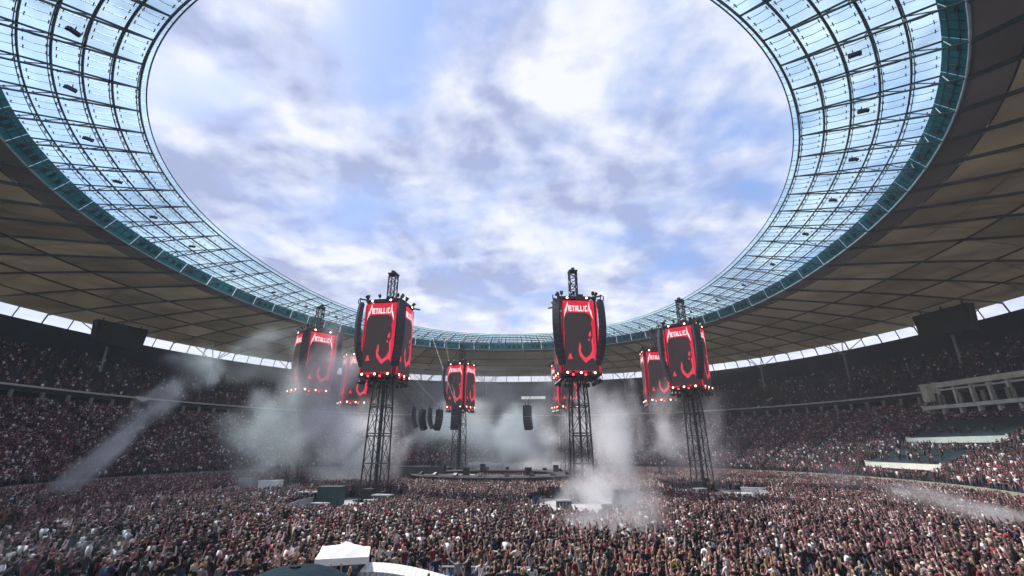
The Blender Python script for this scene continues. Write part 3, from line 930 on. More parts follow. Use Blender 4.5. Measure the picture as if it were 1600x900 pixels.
for a in (0.4, 1.9, 2.7, 3.6, 4.4, 5.3):
    link('rack', rkm, st, (13.0 * math.cos(a), 10.4 * math.sin(a), 2.32))
# dark backline deck at the left of the ring
t = thing('backline_riser', 'dark raised stage block with a flat top left of the middle far tower', 'stage riser', (-27.5, 93.5, 0))
mb = MB(); mb.box((0, 0, 1.7), (8.6, 4.0, 3.4)); part('skirt', mb, M['deck'], t)
mb = MB(); mb.box((0, 0, 3.5), (8.8, 4.2, 0.16)); part('top', mb, M['speaker'], t)
for x in (-3.6, -2.1, 2.2, 3.5):
    mb = MB(); mb.box((x, 1.2, 4.1), (0.8, 0.6, 1.0)); part('amplifier', mb, M['black'], t)
# pale patch
t = thing('covered_pit', 'pale yellow covered platform on the floor inside the ring stage', 'platform', (-20.0, 89.5, 0))
mb = MB(); n = 28
mb.prism([ell(4.2, 2.6, k, n) for k in range(n)], 0.0, 2.3, lambda x, y, d: (x, y, d)); part('platform_top', mb, M['straw'], t)
mb = MB()
mb.tube([(*ell(4.26, 2.66, k, n), 2.1) for k in range(n)], 0.1, 5, closed=True); part('edge', mb, M['barrier'], t)

# ------------------------------------------------------------------ barriers and crates round the tower feet
def barrier_ring(x, y, r, r2, a0, a1, lab, n=22, h=1.15):
    t = thing('crowd_barrier', lab, 'barrier', (x, y, 0), 0, 'barriers round the tower feet')
    for k in range(n):
        a, b = a0 + (a1 - a0) * (k + .02) / n, a0 + (a1 - a0) * (k + .98) / n
        p, q = Vector((r * math.cos(a), r2 * math.sin(a), 0)), Vector((r * math.cos(b), r2 * math.sin(b), 0))
        mb = MB(); u = Vector((0, 0, 1))
        mb.bar(p + u * (h * .55), q + u * (h * .55), 0.05, h * 0.86)
        mb.bar(p + u * h, q + u * h, 0.09, 0.07)
        mb.bar(p + u * 0.03, q + u * 0.03, 0.4, 0.06)
        part('barrier_panel', mb, M['barrier'], t)
barrier_ring(-25.2, 59.5, 5.8, 12.3, R(180), R(360), 'grey barrier curving round the feet of the left near tower')
barrier_ring(2.6, 59.5, 6.2, 11.9, R(180), R(360), 'grey barrier round the smoky feet of the right near tower')
barrier_ring(22.6, 77.0, 6.6, 12.8, R(180), R(360), 'grey barrier round the feet of the right-hand thick legged tower')
barrier_ring(-46.5, 76.0, 6.1, 11.4, R(180), R(360), 'grey barrier round the feet of the leftmost smoky tower')
def crate(x, y, rz, d, mat, lab, lidmat=None, kind='equipment_box'):
    t = thing(kind, lab, 'equipment box', (x, y, 0), rz)
    mb = MB(); mb.box((0, 0, d[2] / 2 + 0.08), d)
    for sx in (-1, 1): mb.box((sx * d[0] * .4, 0, 0.04), (0.25, d[1] * .8, 0.08))
    part('body', mb, mat, t)
    mb = MB(); mb.box((0, 0, d[2] + 0.14), (d[0] + 0.14, d[1] + 0.14, 0.12)); part('lid', mb, lidmat or mat, t)
    mb = MB()
    for k in range(4): mb.box((-d[0] / 2 + d[0] * (k + .5) / 4, -d[1] / 2 - 0.03, d[2] / 2), (0.07, 0.06, d[2] * .9))
    part('rib', mb, lidmat or mat, t)
crate(-29.6, 61.4, 0.1, (3.0, 1.8, 2.1), M['tarp_green'], 'dark green box at the left of the left near tower feet')
crate(-33.4, 63.0, 0.1, (2.6, 1.8, 1.3), M['black'], 'low black box left of the dark green box', M['barrier'])
crate(-23.0, 62.2, -0.1, (2.4, 1.4, 1.1), M['speaker'], 'low dark box in front of the left near tower feet', M['barrier'])
crate(-49.0, 79.0, 0.15, (3.4, 1.8, 1.6), M['white'], 'long pale box at the feet of the leftmost smoky tower')
crate(-52.5, 78.0, 0.15, (2.4, 1.6, 2.0), M['barrier'], 'pale grey box farthest left at the feet of the smoky tower')
crate(7.8, 63.5, 0.0, (3.0, 1.8, 1.8), M['speaker'], 'grey box in the smoke right of the right near tower feet')
crate(16.5, 83.5, 0.3, (2.4, 1.5, 1.2), M['black'], 'black box left of the thick legged tower feet')
crate(29.5, 79.5, -0.3, (3.6, 1.4, 1.0), M['barrier'], 'long low grey box right of the thick legged tower feet')
crate(-22.6, 57.0, 0.3, (1.3, 0.9, 1.0), M['black'], 'small black case standing alone on the pale floor before the left near tower', M['barrier'])
crate(-27.8, 55.2, -0.2, (1.8, 0.9, 0.8), M['speaker'], 'flat dark case nearest the barrier before the left near tower', M['barrier'])
crate(0.2, 58.0, 0.2, (1.6, 1.0, 1.1), M['black'], 'black case left of the smoke before the right near tower', M['barrier'])
crate(5.4, 55.5, -0.3, (2.0, 1.0, 0.9), M['tarp_green'], 'flat green covered case before the right near tower')
crate(20.2, 75.0, 0.4, (1.6, 1.0, 1.2), M['black'], 'black case on the pale floor before the thick legged tower', M['barrier'])
crate(25.2, 72.5, 0.1, (2.4, 1.2, 0.8), M['white'], 'flat white box before the thick legged tower')
# white scaffold table at right
def railing(p, q, n, lab, h=1.1, name='railing'):
    p, q = Vector(p), Vector(q)
    t = thing(name, lab, 'railing', p)
    d = q - p
    for k in range(n + 1):
        mb = MB(); mb.tube([d * (k / n), d * (k / n) + Vector((0, 0, h))], 0.035, 5); part('post', mb, M['white'], t)
    mb = MB()
    for z in (h, h * .55, 0.15): mb.tube([Vector((0, 0, z)), d + Vector((0, 0, z))], 0.035 if z < h else 0.05, 5)
    part('rail', mb, M['white'], t)
railing((27.5, 77.5, 0), (34.5, 79.5, 0), 8, 'pale railing on the floor right of the thick legged tower feet')
railing((-6.6, 26.9, 0), (-1.0, 27.2, 0), 12, 'white railing at the bottom edge just right of the white curved awning')
railing((-1.2, 29.5, 0), (-4.2, 30.8, 0), 6, 'white railing among the people above the bottom edge railing')

# ------------------------------------------------------------------ white marquee and curved awning at the bottom
t = thing('marquee', 'white pop-up marquee with a slack pitched canopy at the bottom of the view', 'tent', (-10.9, 24.8, 0), R(20))
mb = MB(); gw, gd = 1.2, 1.2
nx = 12; V = []
for j in range(nx + 1):
    for i in range(nx + 1):
        u, v = i / nx * 2 - 1, j / nx * 2 - 1
        e_ = max(abs(u), abs(v))
        z = 2.05 + 0.5 * (1 - e_) ** 1.3 - 0.10 * math.cos(u * 1.57) * (abs(v) ** 6) + (0.25 if v > .9 else 0) * (1 - abs(u)) + 0.035 * math.sin(9 * u) * math.sin(7 * v) + 0.16 * max(0, -u) * max(0, v) - 0.10 * max(0, u) * max(0, -v)
        V.append((u * gw, v * gd, z))
mb.add(V, [(j * (nx + 1) + i, j * (nx + 1) + i + 1, (j + 1) * (nx + 1) + i + 1, (j + 1) * (nx + 1) + i) for j in range(nx) for i in range(nx)])
part('canopy', mb, M['fabric'], t, smooth=True)
mb = MB()
for (x0, y0, x1, y1) in ((-gw, -gd, gw, -gd), (gw, -gd, gw, gd), (-gw, gd, gw, gd), (-gw, -gd, -gw, gd)):
    mb.bar((x0, y0, 1.9), (x1, y1, 1.9), 0.03, 0.3)
part('valance', mb, M['fabric'], t)
for sx in (-1, 1):
    for sy in (-1, 1):
        mb = MB(); mb.tube([(sx * gw * .97, sy * gd * .97, 0), (sx * gw * .97, sy * gd * .97, 2.0)], 0.04, 6); part('leg', mb, M['white'], t)
t = thing('awning', 'white curved awning with a ribbed lower edge right of the white marquee', 'awning', (-7.75, 23.9, 0))
arc = [(-1.9 + 4.3 * i / 16, 0.55 * (i / 16) ** 0.6 * -0.3, 1.4 + 0.5 * math.sin(math.pi * (0.42 + 0.58 * i / 16)) - 0.45) for i in range(17)]
for i in range(16):
    a, b = Vector(arc[i]), Vector(arc[i + 1])
    d_ = Vector((0.01, 0, 0))
    mb = MB()
    mb.hexa([a + d_, b - d_, b - d_ + Vector((0, .75, 0.22)), a + d_ + Vector((0, .75, 0.22))], [p + Vector((0, 0, 0.04)) for p in (a + d_, b - d_, b - d_ + Vector((0, .75, 0.22)), a + d_ + Vector((0, .75, 0.22)))])
    part('roof_slat', mb, M['fabric'], t)
    mb = MB(); mb.bar(a - Vector((0, 0, .42)), a - Vector((0, 0, .0)), 0.09, 0.06); part('rib', mb, M['barrier'], t)
mb = MB()
for a, b in zip(arc, arc[1:]): mb.bar(Vector(a) - Vector((0, -0.1, .28)), Vector(b) - Vector((0, -0.1, .28)), 0.04, 0.46)
part('fascia', mb, M['white'], t)
for i in (0, 8, 16):
    mb = MB(); mb.tube([(arc[i][0], arc[i][1] + .3, 0), (arc[i][0], arc[i][1] + .3, arc[i][2])], 0.05, 6); part('leg', mb, M['white'], t)

# ------------------------------------------------------------------ boxes and galleries of the right stand
def quad_box(mb, A, B, depth, z0, z1, mi=0):
    """upright slab from A to B (plan points, seen from the pitch), going back by depth"""
    A, B = Vector((*A, 0)), Vector((*B, 0)); d = (B - A).normalized()
    n = Vector((d.y, -d.x, 0))
    if n.x < 0: n = -n
    P = [A, B, B + n * depth, A + n * depth]
    mb.hexa([p + Vector((0, 0, z0)) for p in P], [p + Vector((0, 0, z1)) for p in P], mi)
def gallery(A, B, z0, z1, name, label, ncol, roofdepth, cat='gallery', cover=None, fmat='cream', fh=0.9, back=5.0, colz=None):
    t = thing(name, label, cat, (0, 0, 0))
    c = (Vector((*A, 0)) + Vector((*B, 0))) / 2; t.location = (c.x, c.y, z0)
    def P(nm, mb, mat):
        o = part(nm, mb, mat, t); o.location = (-c.x, -c.y, -z0); return o
    mb = MB(); quad_box(mb, A, B, 0.35, z1 - fh, z1); P('fascia', mb, M[fmat])
    d = (Vector((*B, 0)) - Vector((*A, 0))).normalized(); n = Vector((d.y, -d.x, 0)); n = n if n.x > 0 else -n
    A1 = (A[0] + n.x * .36, A[1] + n.y * .36); B1 = (B[0] + n.x * .36, B[1] + n.y * .36)
    mb = MB(); quad_box(mb, A1, B1, back, z1 - fh + 0.05, z1 - 0.12); P('slab', mb, M['gallery'])
    if ncol:
        for k in range(ncol):
            p = Vector((*A, 0)).lerp(Vector((*B, 0)), k / (ncol - 1))
            q = p + n * 0.5 + d * (0.0 if k == 0 else -0.0)
            mb = MB(); a_ = (q.x, q.y); b_ = (q.x + d.x * .55, q.y + d.y * .55)
            quad_box(mb, a_, b_, 1.0, z0, z1 - fh + 0.04); P('column', mb, M['gallery'])
        Ab = (A[0] + n.x * 4, A[1] + n.y * 4); Bb = (B[0] + n.x * 4, B[1] + n.y * 4)
        mb = MB(); quad_box(mb, Ab, Bb, 0.3, z0, z1 - fh + 0.04); P('rear_wall', mb, M['wall_dark'])
    for i_, E_ in enumerate((A, B)):
        mb = MB(); e2 = (E_[0] + d.x * (-0.36 if i_ == 0 else 0.36), E_[1] + d.y * (-0.36 if i_ == 0 else 0.36))
        quad_box(mb, E_, e2, back, z1 - fh - 1.2, z1 + 0.25); P('end_wall', mb, M['gallery'])
    if cover:
        N_ = 7
        for k in range(N_):
            p = Vector((*A, 0)).lerp(Vector((*B, 0)), (k + .015) / N_) + n * .5; q = Vector((*A, 0)).lerp(Vector((*B, 0)), (k + .985) / N_) + n * .5
            mb = MB(); rise = cover[1]
            V = [p + Vector((0, 0, z1 - .1)), q + Vector((0, 0, z1 - .1)), q + n * cover[0] + Vector((0, 0, z1 + rise)), p + n * cover[0] + Vector((0, 0, z1 + rise))]
            mb.hexa(V, [v + Vector((0, 0, 0.12)) for v in V]); P('roof_panel', mb, M['vip_roof'])
    return t
gallery((62.9, 107.4), (63.4, 88.6), 2.0, 4.3, 'lower_box', 'lower white fronted spectator box jutting out of the right stand', 0, 3, 'spectator box', cover=(6.0, 2.2), fh=1.0, back=6)
gallery((73.5, 109.6), (74.4, 87.8), 6.0, 8.95, 'upper_box', 'upper cream fronted spectator box with dark teal roof in the right stand', 0, 3, 'spectator box', cover=(7.0, 3.3), fh=1.1, back=7)
gallery((85.6, 119.5), (89.6, 92.0), 12.2, 16.1, 'lower_gallery', 'lower concrete gallery with square columns above the teal box roof', 8, 3, 'gallery', fmat='gallery', fh=0.8, back=5)
gallery((92.2, 123.6), (96.0, 96.0), 16.9, 22.0, 'upper_gallery', 'upper concrete gallery with columns at the top of the right stand', 8, 3, 'gallery', fmat='gallery', fh=1.2, back=6)
t = thing('gallery_pier', 'broad concrete pier where the balcony rail meets the upper gallery', 'pier', (91.2, 124.6, 0))
mb = MB(); mb.box((0, 0, 18.9), (1.6, 1.8, 5.4), 0, 0.1); part('shaft', mb, M['gallery'], t)
mb = MB(); mb.box((0, 0, 21.75), (1.9, 2.1, 0.3), 0, 0.1); part('cap', mb, M['gallery'], t)
# ------------------------------------------------------------------ the far end: white gate, parapet sheet, lit panel
t = thing('stage_gate', 'tall white gate frame in bright smoke at the far end of the pitch', 'gate', (-13.0, 152.0, 0))
for x in (-5.1, 5.4):
    mb = MB(); mb.box((x, 0, 8.0), (0.45, 0.5, 16.0)); part('post', mb, M['barrier'], t)
for x0, x1 in ((-5.0, -1.6), (2.6, 5.3)):
    mb = MB(); mb.box(((x0 + x1) / 2, -0.1, 16.6), (x1 - x0, 0.6, 1.6)); part('sign_panel', mb, M['white'], t)
t = thing('white_parapet_sheet', 'white sheeting along the parapet at the far end of the pitch', 'barrier', (-12.0, 152.6, 0))
for k in range(24):
    a, b = R(102) - R(23) * k / 24, R(102) - R(23) * (k + 1) / 24
    p, q = Vector((*oval(70.8, 62.6, a), 0)), Vector((*oval(70.8, 62.6, b), 0))
    off = Vector((12.0, -152.6, 0)); mb = MB()
    mb.bar(p + off + Vector((0, 0, 1.9)), q + off + Vector((0, 0, 1.9)), 0.12, 1.5 + 0.25 * math.sin(k * 1.7))
    part('sheet', mb, M['fabric'], t)
    mb = MB(); mb.tube([p + off, p + off + Vector((0, 0, 1.2))], 0.05, 5); part('post', mb, M['barrier'], t)
t = thing('press_box', 'small box with a lit white front high on the far upper tier', 'press box', (-11.6, 214.5, 27.6))
mb = MB(); mb.box((0, 2.2, 1.4), (11.4, 4.0, 3.4)); part('body', mb, M['wall_dark'], t)
for k in range(5):
    mb = MB(); mb.box((-4.5 + 2.25 * k, 0.12, 1.2), (2.1, 0.12, 1.25)); part('lit_panel', mb, M['litsign'], t)
# banner on the balcony rail at left
t = thing('banner', 'small white banner hung over the balcony rail at the left', 'banner', (-117.6, 115.0, 20.9))
mb = MB()
rz = math.atan2(CY - 115.0, CX + 117.6)
for k in range(6):
    y0, y1 = -1.8 + .6 * k, -1.8 + .6 * (k + 1)
    a = [(0.12 * math.sin(k * 1.3), y0, 0.1), (0.12 * math.sin((k + 1) * 1.3), y1, 0.1), (0.2, y1, -0.9 - .3 * math.sin(k)), (0.2, y0, -0.9 - .3 * math.sin(k - 1))]
    mb.hexa(a, [(x + 0.03, y, z) for x, y, z in a])
part('cloth', mb, M['fabric'], t); t.rotation_euler = (0, 0, rz); t.location = (*oval(108.0, 116.9, R(166.5)), 20.55)

# ------------------------------------------------------------------ people
HAIRC = {'brown hair': (0.03, 0.018, 0.012), 'black hair': (0.009, 0.008, 0.008), 'ginger hair': (0.22, 0.075, 0.03), 'blond hair': (0.38, 0.26, 0.12), 'a shaved head': (0.40, 0.25, 0.19), 'a black cap': (0.012, 0.012, 0.014), 'a red cap': (0.30, 0.02, 0.03), 'grey hair': (0.28, 0.27, 0.26)}
TOPC = {'black': (0.012, 0.012, 0.015), 'charcoal': (0.045, 0.046, 0.052), 'white': (0.72, 0.72, 0.72), 'dark red': (0.16, 0.018, 0.03), 'navy': (0.015, 0.028, 0.085), 'grey': (0.22, 0.22, 0.23), 'beige': (0.42, 0.34, 0.24), 'olive': (0.09, 0.085, 0.04), 'pink': (0.60, 0.16, 0.24), 'yellow': (0.58, 0.44, 0.05), 'light blue': (0.25, 0.40, 0.55)}
LEGC = {'black trousers': (0.012, 0.012, 0.014), 'blue jeans': (0.05, 0.085, 0.16), 'grey trousers': (0.13, 0.13, 0.14), 'beige shorts': (0.34, 0.27, 0.19)}
ARMS = {   # elbow and hand relative to the shoulder (mirrored for the other side): out, forward, up
    'down': ((.06, -.02, -.29), (.05, .08, -.53)),
    'up': ((.10, .05, .24), (.06, .10, .50)),
    'wide': ((.22, .02, .16), (.32, .06, .42)),
    'front': ((.05, .10, -.25), (-.06, .30, -.10)),
    'phone': ((.05, .20, -.10), (-.05, .34, .14)),
    'bent': ((.13, .00, -.25), (.02, .20, -.28)),
    'fist': ((.16, .02, .17), (.10, .06, .42)),
    'hip': ((.19, -.05, -.20), (.02, .03, -.38)),
}
POSES = [('down', 'down', 0.00, 0, 'both arms down'), ('up', 'up', 0.02, 1, 'both arms up'), ('down', 'up', 0.0, 0, 'right arm raised'), ('up', 'down', 0.03, 1, 'left arm raised'),
         ('phone', 'phone', -0.02, 0, 'hands before face'), ('front', 'front', 0.02, 1, 'hands folded in front'), ('wide', 'wide', 0.0, 0, 'arms spread overhead'),
         ('fist', 'bent', 0.05, 1, 'left fist up'), ('bent', 'fist', -0.03, 0, 'right fist up'), ('hip', 'down', 0.0, 1, 'left hand on hip'),
         ('bent', 'bent', 0.04, 0, 'both elbows bent'), ('hip', 'hip', 0.0, 1, 'hands on hips')]
def person_mesh(name, la, ra, lean, stance, hair_long, subsurf=1, fingers=True, bulk=1.0):
    V, Rr, E, T = [], [], [], []
    def node(p, r, par, tg):
        V.append(Vector(p)); Rr.append(r if isinstance(r, tuple) else (r, r)); T.append(tg)
        if par is not None: E.append((par, len(V) - 1))
        return len(V) - 1
    ln = lean
    pel = node((0, 0, .96), (.15 * bulk, .11 * bulk), None, 'leg')
    wa = node((0, ln * .4, 1.10), (.138 * bulk, .10 * bulk), pel, 'top')
    ch = node((0, ln * .8, 1.30), (.165 * bulk, .115 * bulk), wa, 'top')
    cl = node((0, ln, 1.44), (.11, .075), ch, 'top')
    nk = node((0, ln + .01, 1.52), .052, cl, 'skin')
    jaw = node((0, ln + .035, 1.585), (.062, .072), nk, 'head')
    mid = node((0, ln + .02, 1.66), (.078, .095), jaw, 'head')
    top = node((0, ln + .005, 1.74), (.055, .065), mid, 'head')
    if hair_long:
        h1 = node((0, ln - .075, 1.60), (.06, .035), mid, 'hair'); node((0, ln - .085, 1.45), (.065, .03), h1, 'hair')
    hands = []
    for sx, arm in ((-1, la), (1, ra)):
        hip = node((sx * .095, 0, .90), .092 * bulk, pel, 'leg')
        kn = node((sx * (.10 + .03 * stance), .025 * (1 - stance) + .03, .50), .062, hip, 'leg')
        an = node((sx * (.105 + .05 * stance), -.01 - .05 * stance * sx, .10), .046, kn, 'leg')
        node((sx * (.115 + .05 * stance), .13 - .05 * stance * sx, .045), (.045, .035), an, 'shoe')
        sh = Vector((sx * .195, ln, 1.42)); shn = node(sh, .064, cl, 'top')
        e_, h_ = ARMS[arm]
        pe = sh + Vector((sx * e_[0], e_[1], e_[2])); ph = sh + Vector((sx * h_[0], h_[1], h_[2]))
        mi_ = node(sh.lerp(pe, .6), .052, shn, 'top')
        el = node(pe, .042, mi_, 'skin'); wr = node(ph, .030, el, 'skin')
        d = (ph - pe).normalized(); tip = ph + d * .085; node(tip, (.042, .022), wr, 'skin')
        hands.append((tip, d, sx))
    me = bpy.data.meshes.new(name); me.from_pydata(V, E, [])
    o = bpy.data.objects.new(name, me); C.objects.link(o)
    o.modifiers.new('skin', 'SKIN')
    sv = me.skin_vertices[0].data
    for i, r in enumerate(Rr): sv[i].radius = r; sv[i].use_root = (i == 0)
    if subsurf:
        s_ = o.modifiers.new('sub', 'SUBSURF'); s_.levels = subsurf; s_.render_levels = subsurf
    dg = bpy.context.evaluated_depsgraph_get(); dg.update()
    ev = bpy.data.meshes.new_from_object(o.evaluated_get(dg))
    bpy.data.objects.remove(o); bpy.data.meshes.remove(me)
    # clothing zones by nearest bone
    bones = [(V[a], V[b], T[b]) for a, b in E]
    fm = []
    idx = {'skin': 0, 'hair': 1, 'top': 2, 'leg': 3, 'shoe': 4, 'head': 0}
    for p in ev.polygons:
        c = p.center; best = None
        for a, b, tg in bones:
            ab = b - a; u = max(0, min(1, (c - a).dot(ab) / max(ab.length_squared, 1e-9)))
            d = (c - a - ab * u).length
            if best is None or d < best[0]: best = (d, tg, u)
        tg = best[1]; k = idx[tg]
        if tg == 'skin' and c.z > 1.46 and c.z < 1.5 and abs(c.x) < .1: k = 0
        if tg == 'head' and (c.z > 1.70 or (c.y < ln + .01 and c.z > 1.58)): k = 1
        if tg == 'leg' and c.z > 1.02: k = 2
        fm.append(k)
    ev.materials.clear()
    for _ in range(5): ev.materials.append(None)
    ev.polygons.foreach_set('material_index', fm)
    ev.polygons.foreach_set('use_smooth', [True] * len(fm))
    if fingers:
        bm = bmesh.new(); bm.from_mesh(ev)
        for tip, d, sx in hands:
            sd_ = d.cross(Vector((0, 1, 0.1))).normalized(); up_ = d.cross(sd_).normalized()
            for j, L in enumerate((.055, .07, .075, .065)):
                b0 = tip + sd_ * (.03 - .02 * j) - d * .01
                b1 = b0 + d * L * .55; b2 = b1 + (d * .8 + up_ * .5 * sx).normalized() * L * .5
                prev = None
                for q, rr in ((b0, .010), (b1, .009), (b2, .006)):
                    ring = [bm.verts.new(q + sd_ * (rr * cx_) + up_ * (rr * cy_)) for cx_, cy_ in ((1, 0), (0, 1), (-1, 0), (0, -1))]
                    if prev:
                        for i in range(4):
                            f = bm.faces.new((prev[i], prev[(i + 1) % 4], ring[(i + 1) % 4], ring[i])); f.material_index = 0
                    prev = ring
                bm.faces.new(prev[::-1])
            b0 = tip - d * .055 + sd_ * .035; b1 = b0 + (d + sd_ * .9).normalized() * .055
            ra_ = [bm.verts.new(b0 + v * .012) for v in (d, up_, -d, -up_)]; rb_ = [bm.verts.new(b1 + v * .008) for v in (d, up_, -d, -up_)]
            for i in range(4): bm.faces.new((ra_[i], ra_[(i + 1) % 4], rb_[(i + 1) % 4], rb_[i]))
            bm.faces.new(rb_[::-1])
        bm.to_mesh(ev); bm.free()
    ev.name = name
    return ev

def cloth(name, col): return pbr(name, col, 0.85, 0, 0.3, 5)
MT_ = {k: cloth(k.replace(' ', '_') + '_top', v) for k, v in TOPC.items()}
MH = {k: pbr(k.replace(' ', '_'), v, 0.6, 0, 0.3, 12) for k, v in HAIRC.items()}
ML = {k: cloth(k.replace(' ', '_'), v) for k, v in LEGC.items()}
MSK = [pbr('fair_skin', (0.56, 0.36, 0.29), 0.55, 0, 0.1, 6), pbr('tanned_skin', (0.42, 0.25, 0.18), 0.55, 0, 0.1, 6), pbr('rosy_skin', (0.58, 0.33, 0.28), 0.55, 0, 0.1, 6)]
MSH = pbr('dark_shoes', (0.03, 0.03, 0.03), 0.6)
near_meshes = []
for i, (la, ra, ln, stc, txt) in enumerate(POSES):
    for hl in (False, True):
        near_meshes.append((person_mesh('person', la, ra, ln, stc, hl, 1, True, 0.92 if hl else 1.04), txt, hl))

# standing places on the pitch
FACE = Vector((-13.0, 97.0))
ELX = [(-25.2, 59.5, 6.2, 13.0), (2.6, 59.5, 6.6, 12.5), (22.6, 77.0, 7.0, 13.5), (-46.5, 76, 6.5, 12)]
EXC = [(-26.1, 66.9, 5.9), (2.9, 68.6, 6.3), (23.8, 86.0, 6.5), (-47.2, 83.6, 5.7), (23, 109.6, 3.5), (1.9, 125.4, 3.5), (-26.1, 122.6, 3.5), (-49.2, 107.6, 3.5),
       (-29.6, 61.4, 2.2), (-33.4, 63, 2.0), (-49, 79, 2.2), (-52.5, 78, 1.9), (29.5, 79.5, 2.2), (16.5, 83.5, 1.7), (-10.9, 24.9, 1.9), (-7.4, 24.4, 1.6), (-5.4, 24.2, 1.2), (-9.0, 24.4, 1.2), (-20, 89.5, 4.2)]
def floor_ok(x, y):
    if oval_r(x, y, 70.6, 62.6) > 1 and y > 40: return False
    for a, b, r in EXC:
        if (x - a) ** 2 + (y - b) ** 2 < r * r: return False
    for a, b, p, q in ELX:
        if ((x - a) / p) ** 2 + ((y - b) / q) ** 2 < 1: return False
    u, v = x - ST[0], y - ST[1]
    if (u / 17.4) ** 2 + (v / 14.4) ** 2 < 1 and (u / 11.2) ** 2 + (v / 8.7) ** 2 > 1: return False
    if abs(x + 27.5) < 4.7 and abs(y - 93.5) < 2.4: return False
    if 26.5 < x < 35.5 and 76.5 < y < 80.5: return False
    if -6.9 < x < -0.8 and 26.6 < y < 27.5: return False
    return True
pts = []
y = 23.2
while y < 154:
    sp = 0.62 if y > 45 else 0.66
    x = -86 + rnd.random() * sp
    while x < 62:
        px_, py_ = x + rnd.uniform(-.2, .2), y + rnd.uniform(-.22, .22)
        # clumps and gaps
        den_ = 0.78 + 0.13 * math.sin(px_ * .31 + 1.7 * math.sin(py_ * .23)) + 0.16 * math.sin(px_ * .83 + 2.1 * math.sin(py_ * .71 + px_ * .2)) + (0.0 if py_ > 34 else -0.22 if px_ < -17 else -0.05)
        if rnd.random() < den_ and floor_ok(px_, py_): pts.append((px_, py_, 0.0))
        x += sp
    y += sp
vis = sorted([p for p in pts if seen((p[0], p[1], 1.2)) < 1e5], key=lambda p: seen((p[0], p[1], 1.2)))
near = vis[:300]
nearset = set(near)
used = set()
tops_w = ['black'] * 60 + ['charcoal'] * 13 + ['white'] * 11 + ['dark red'] * 8 + ['navy'] * 6 + ['grey'] * 6 + ['beige'] * 3 + ['olive'] * 2 + ['pink'] * 2 + ['yellow'] + ['light blue'] * 2
hair_w = ['brown hair'] * 6 + ['black hair'] * 3 + ['ginger hair'] * 4 + ['blond hair'] * 3 + ['a shaved head'] * 2 + ['a black cap'] * 2 + ['a red cap'] + ['grey hair']
leg_w = ['black trousers'] * 5 + ['blue jeans'] * 4 + ['grey trousers'] * 2 + ['beige shorts']
pr = random.Random(42)
for (x, y, z) in near:
    while True:
        me, txt, hl = near_meshes[pr.choice([0, 0, 0, 1, 1, 2, 4, 5, 6, 7, 8, 8, 9, 10, 10, 11, 12, 13, 14, 15, 16, 17, 18, 18, 19, 19, 20, 20, 21, 21, 22, 22, 23, 23])]
        tp, hr, lg = pr.choice(tops_w), pr.choice(hair_w), pr.choice(leg_w)
        if hl and hr in ('a shaved head',): continue
        key = (txt, tp, hr, lg, hl)
        if key not in used: used.add(key); break
    o = link('person', me); o.location = (x, y, 0)
    s_ = pr.uniform(.93, 1.06); o.scale = (s_ * pr.uniform(.95, 1.08), s_ * pr.uniform(.95, 1.08), s_)
    o.rotation_euler = (0, 0, math.atan2(FACE.y - y, FACE.x - x) - math.pi / 2 + pr.gauss(0, .45))
    for sl, m_ in zip(o.material_slots, (pr.choice(MSK), MH[hr], MT_[tp], ML[lg], MSH)):
        sl.link = 'OBJECT'; sl.material = m_
    hs = hr if not hl or 'hair' not in hr else 'long ' + hr
    if hl and 'cap' in hr: hs = hr + ' over a ponytail'
    o['label'] = 'person, %s top, %s, %s, %s' % (tp, lg, hs, txt)
    o['category'] = 'person'; o['group'] = 'people standing at the front of the pitch crowd'

# the person whose cap rises into the bottom of the view, on the gate terrace
t = thing('gate_terrace', 'concrete terrace under the viewer at the gate end', 'terrace', (0, -4, 0))
mb = MB(); mb.box((0, 0, 2.55), (24, 13.0, 5.1)); part('slab', mb, M['concrete'], t)
mb = MB(); mb.box((0, 6.35, 5.5), (24, 0.12, 0.06)); [mb.box((-11.5 + 2.3 * k, 6.35, 5.3), (0.06, 0.06, 0.4)) for k in range(11)]
part('kerb_rail', mb, M['barrier'], t)
hm = person_mesh('person', 'bent', 'bent', 0.0, 0, False, 2, True, 1.0)
def at_px(px_, py_, D):
    x_, y_ = (px_ - 800) / 708.64, -(py_ - 450) / 708.64
    f_, u_ = math.cos(.3385) - math.sin(.3385) * y_, math.sin(.3385) + math.cos(.3385) * y_
    a = -0.0998
    X, Y = math.cos(a) * x_ + math.sin(a) * f_, -math.sin(a) * x_ + math.cos(a) * f_
    k = D / math.hypot(X, Y)
    return Vector((X * k, Y * k, 7 + u_ * k))
hp = at_px(459, 880, 0.64)
o = link('person', hm); o.location = (hp.x, hp.y - 0.01, hp.z - 1.775)
o.location.z = 5.1; hsc = (hp.z - 5.1) / 1.79; o.scale = (hsc, hsc, hsc)
for sl, m_ in zip(o.material_slots, (MSK[0], MH['brown hair'], MT_['navy'], ML['blue jeans'], MSH)):
    sl.link = 'OBJECT'; sl.material = m_
tag(o, 'person wearing a navy blue cap, its crown rising into the bottom edge of the view', 'person')
mb = MB(); n = 40; V, F = [], []
for j in range(13):
    e_ = j / 12 * math.pi / 2
    for i in range(n):
        a = 2 * math.pi * i / n
        V.append((0.112 * math.cos(e_) ** .9 * math.cos(a), 0.015 + 0.128 * math.cos(e_) ** .9 * math.sin(a), 1.655 + 0.13 * math.sin(e_)))
F = [(j * n + i, j * n + (i + 1) % n, (j + 1) * n + (i + 1) % n, (j + 1) * n + i) for j in range(12) for i in range(n)]
mb.add(V, F)
c = part('cap', mb, M['cap'], o, True)
mb = MB(); mb.prism([(0.10 * math.cos(R(a)), 0.10 + 0.115 * math.sin(R(a))) for a in range(0, 181, 12)], 1.652, 1.664, lambda x, y, d: (x, y, d - 0.25 * max(0, y - .1)))
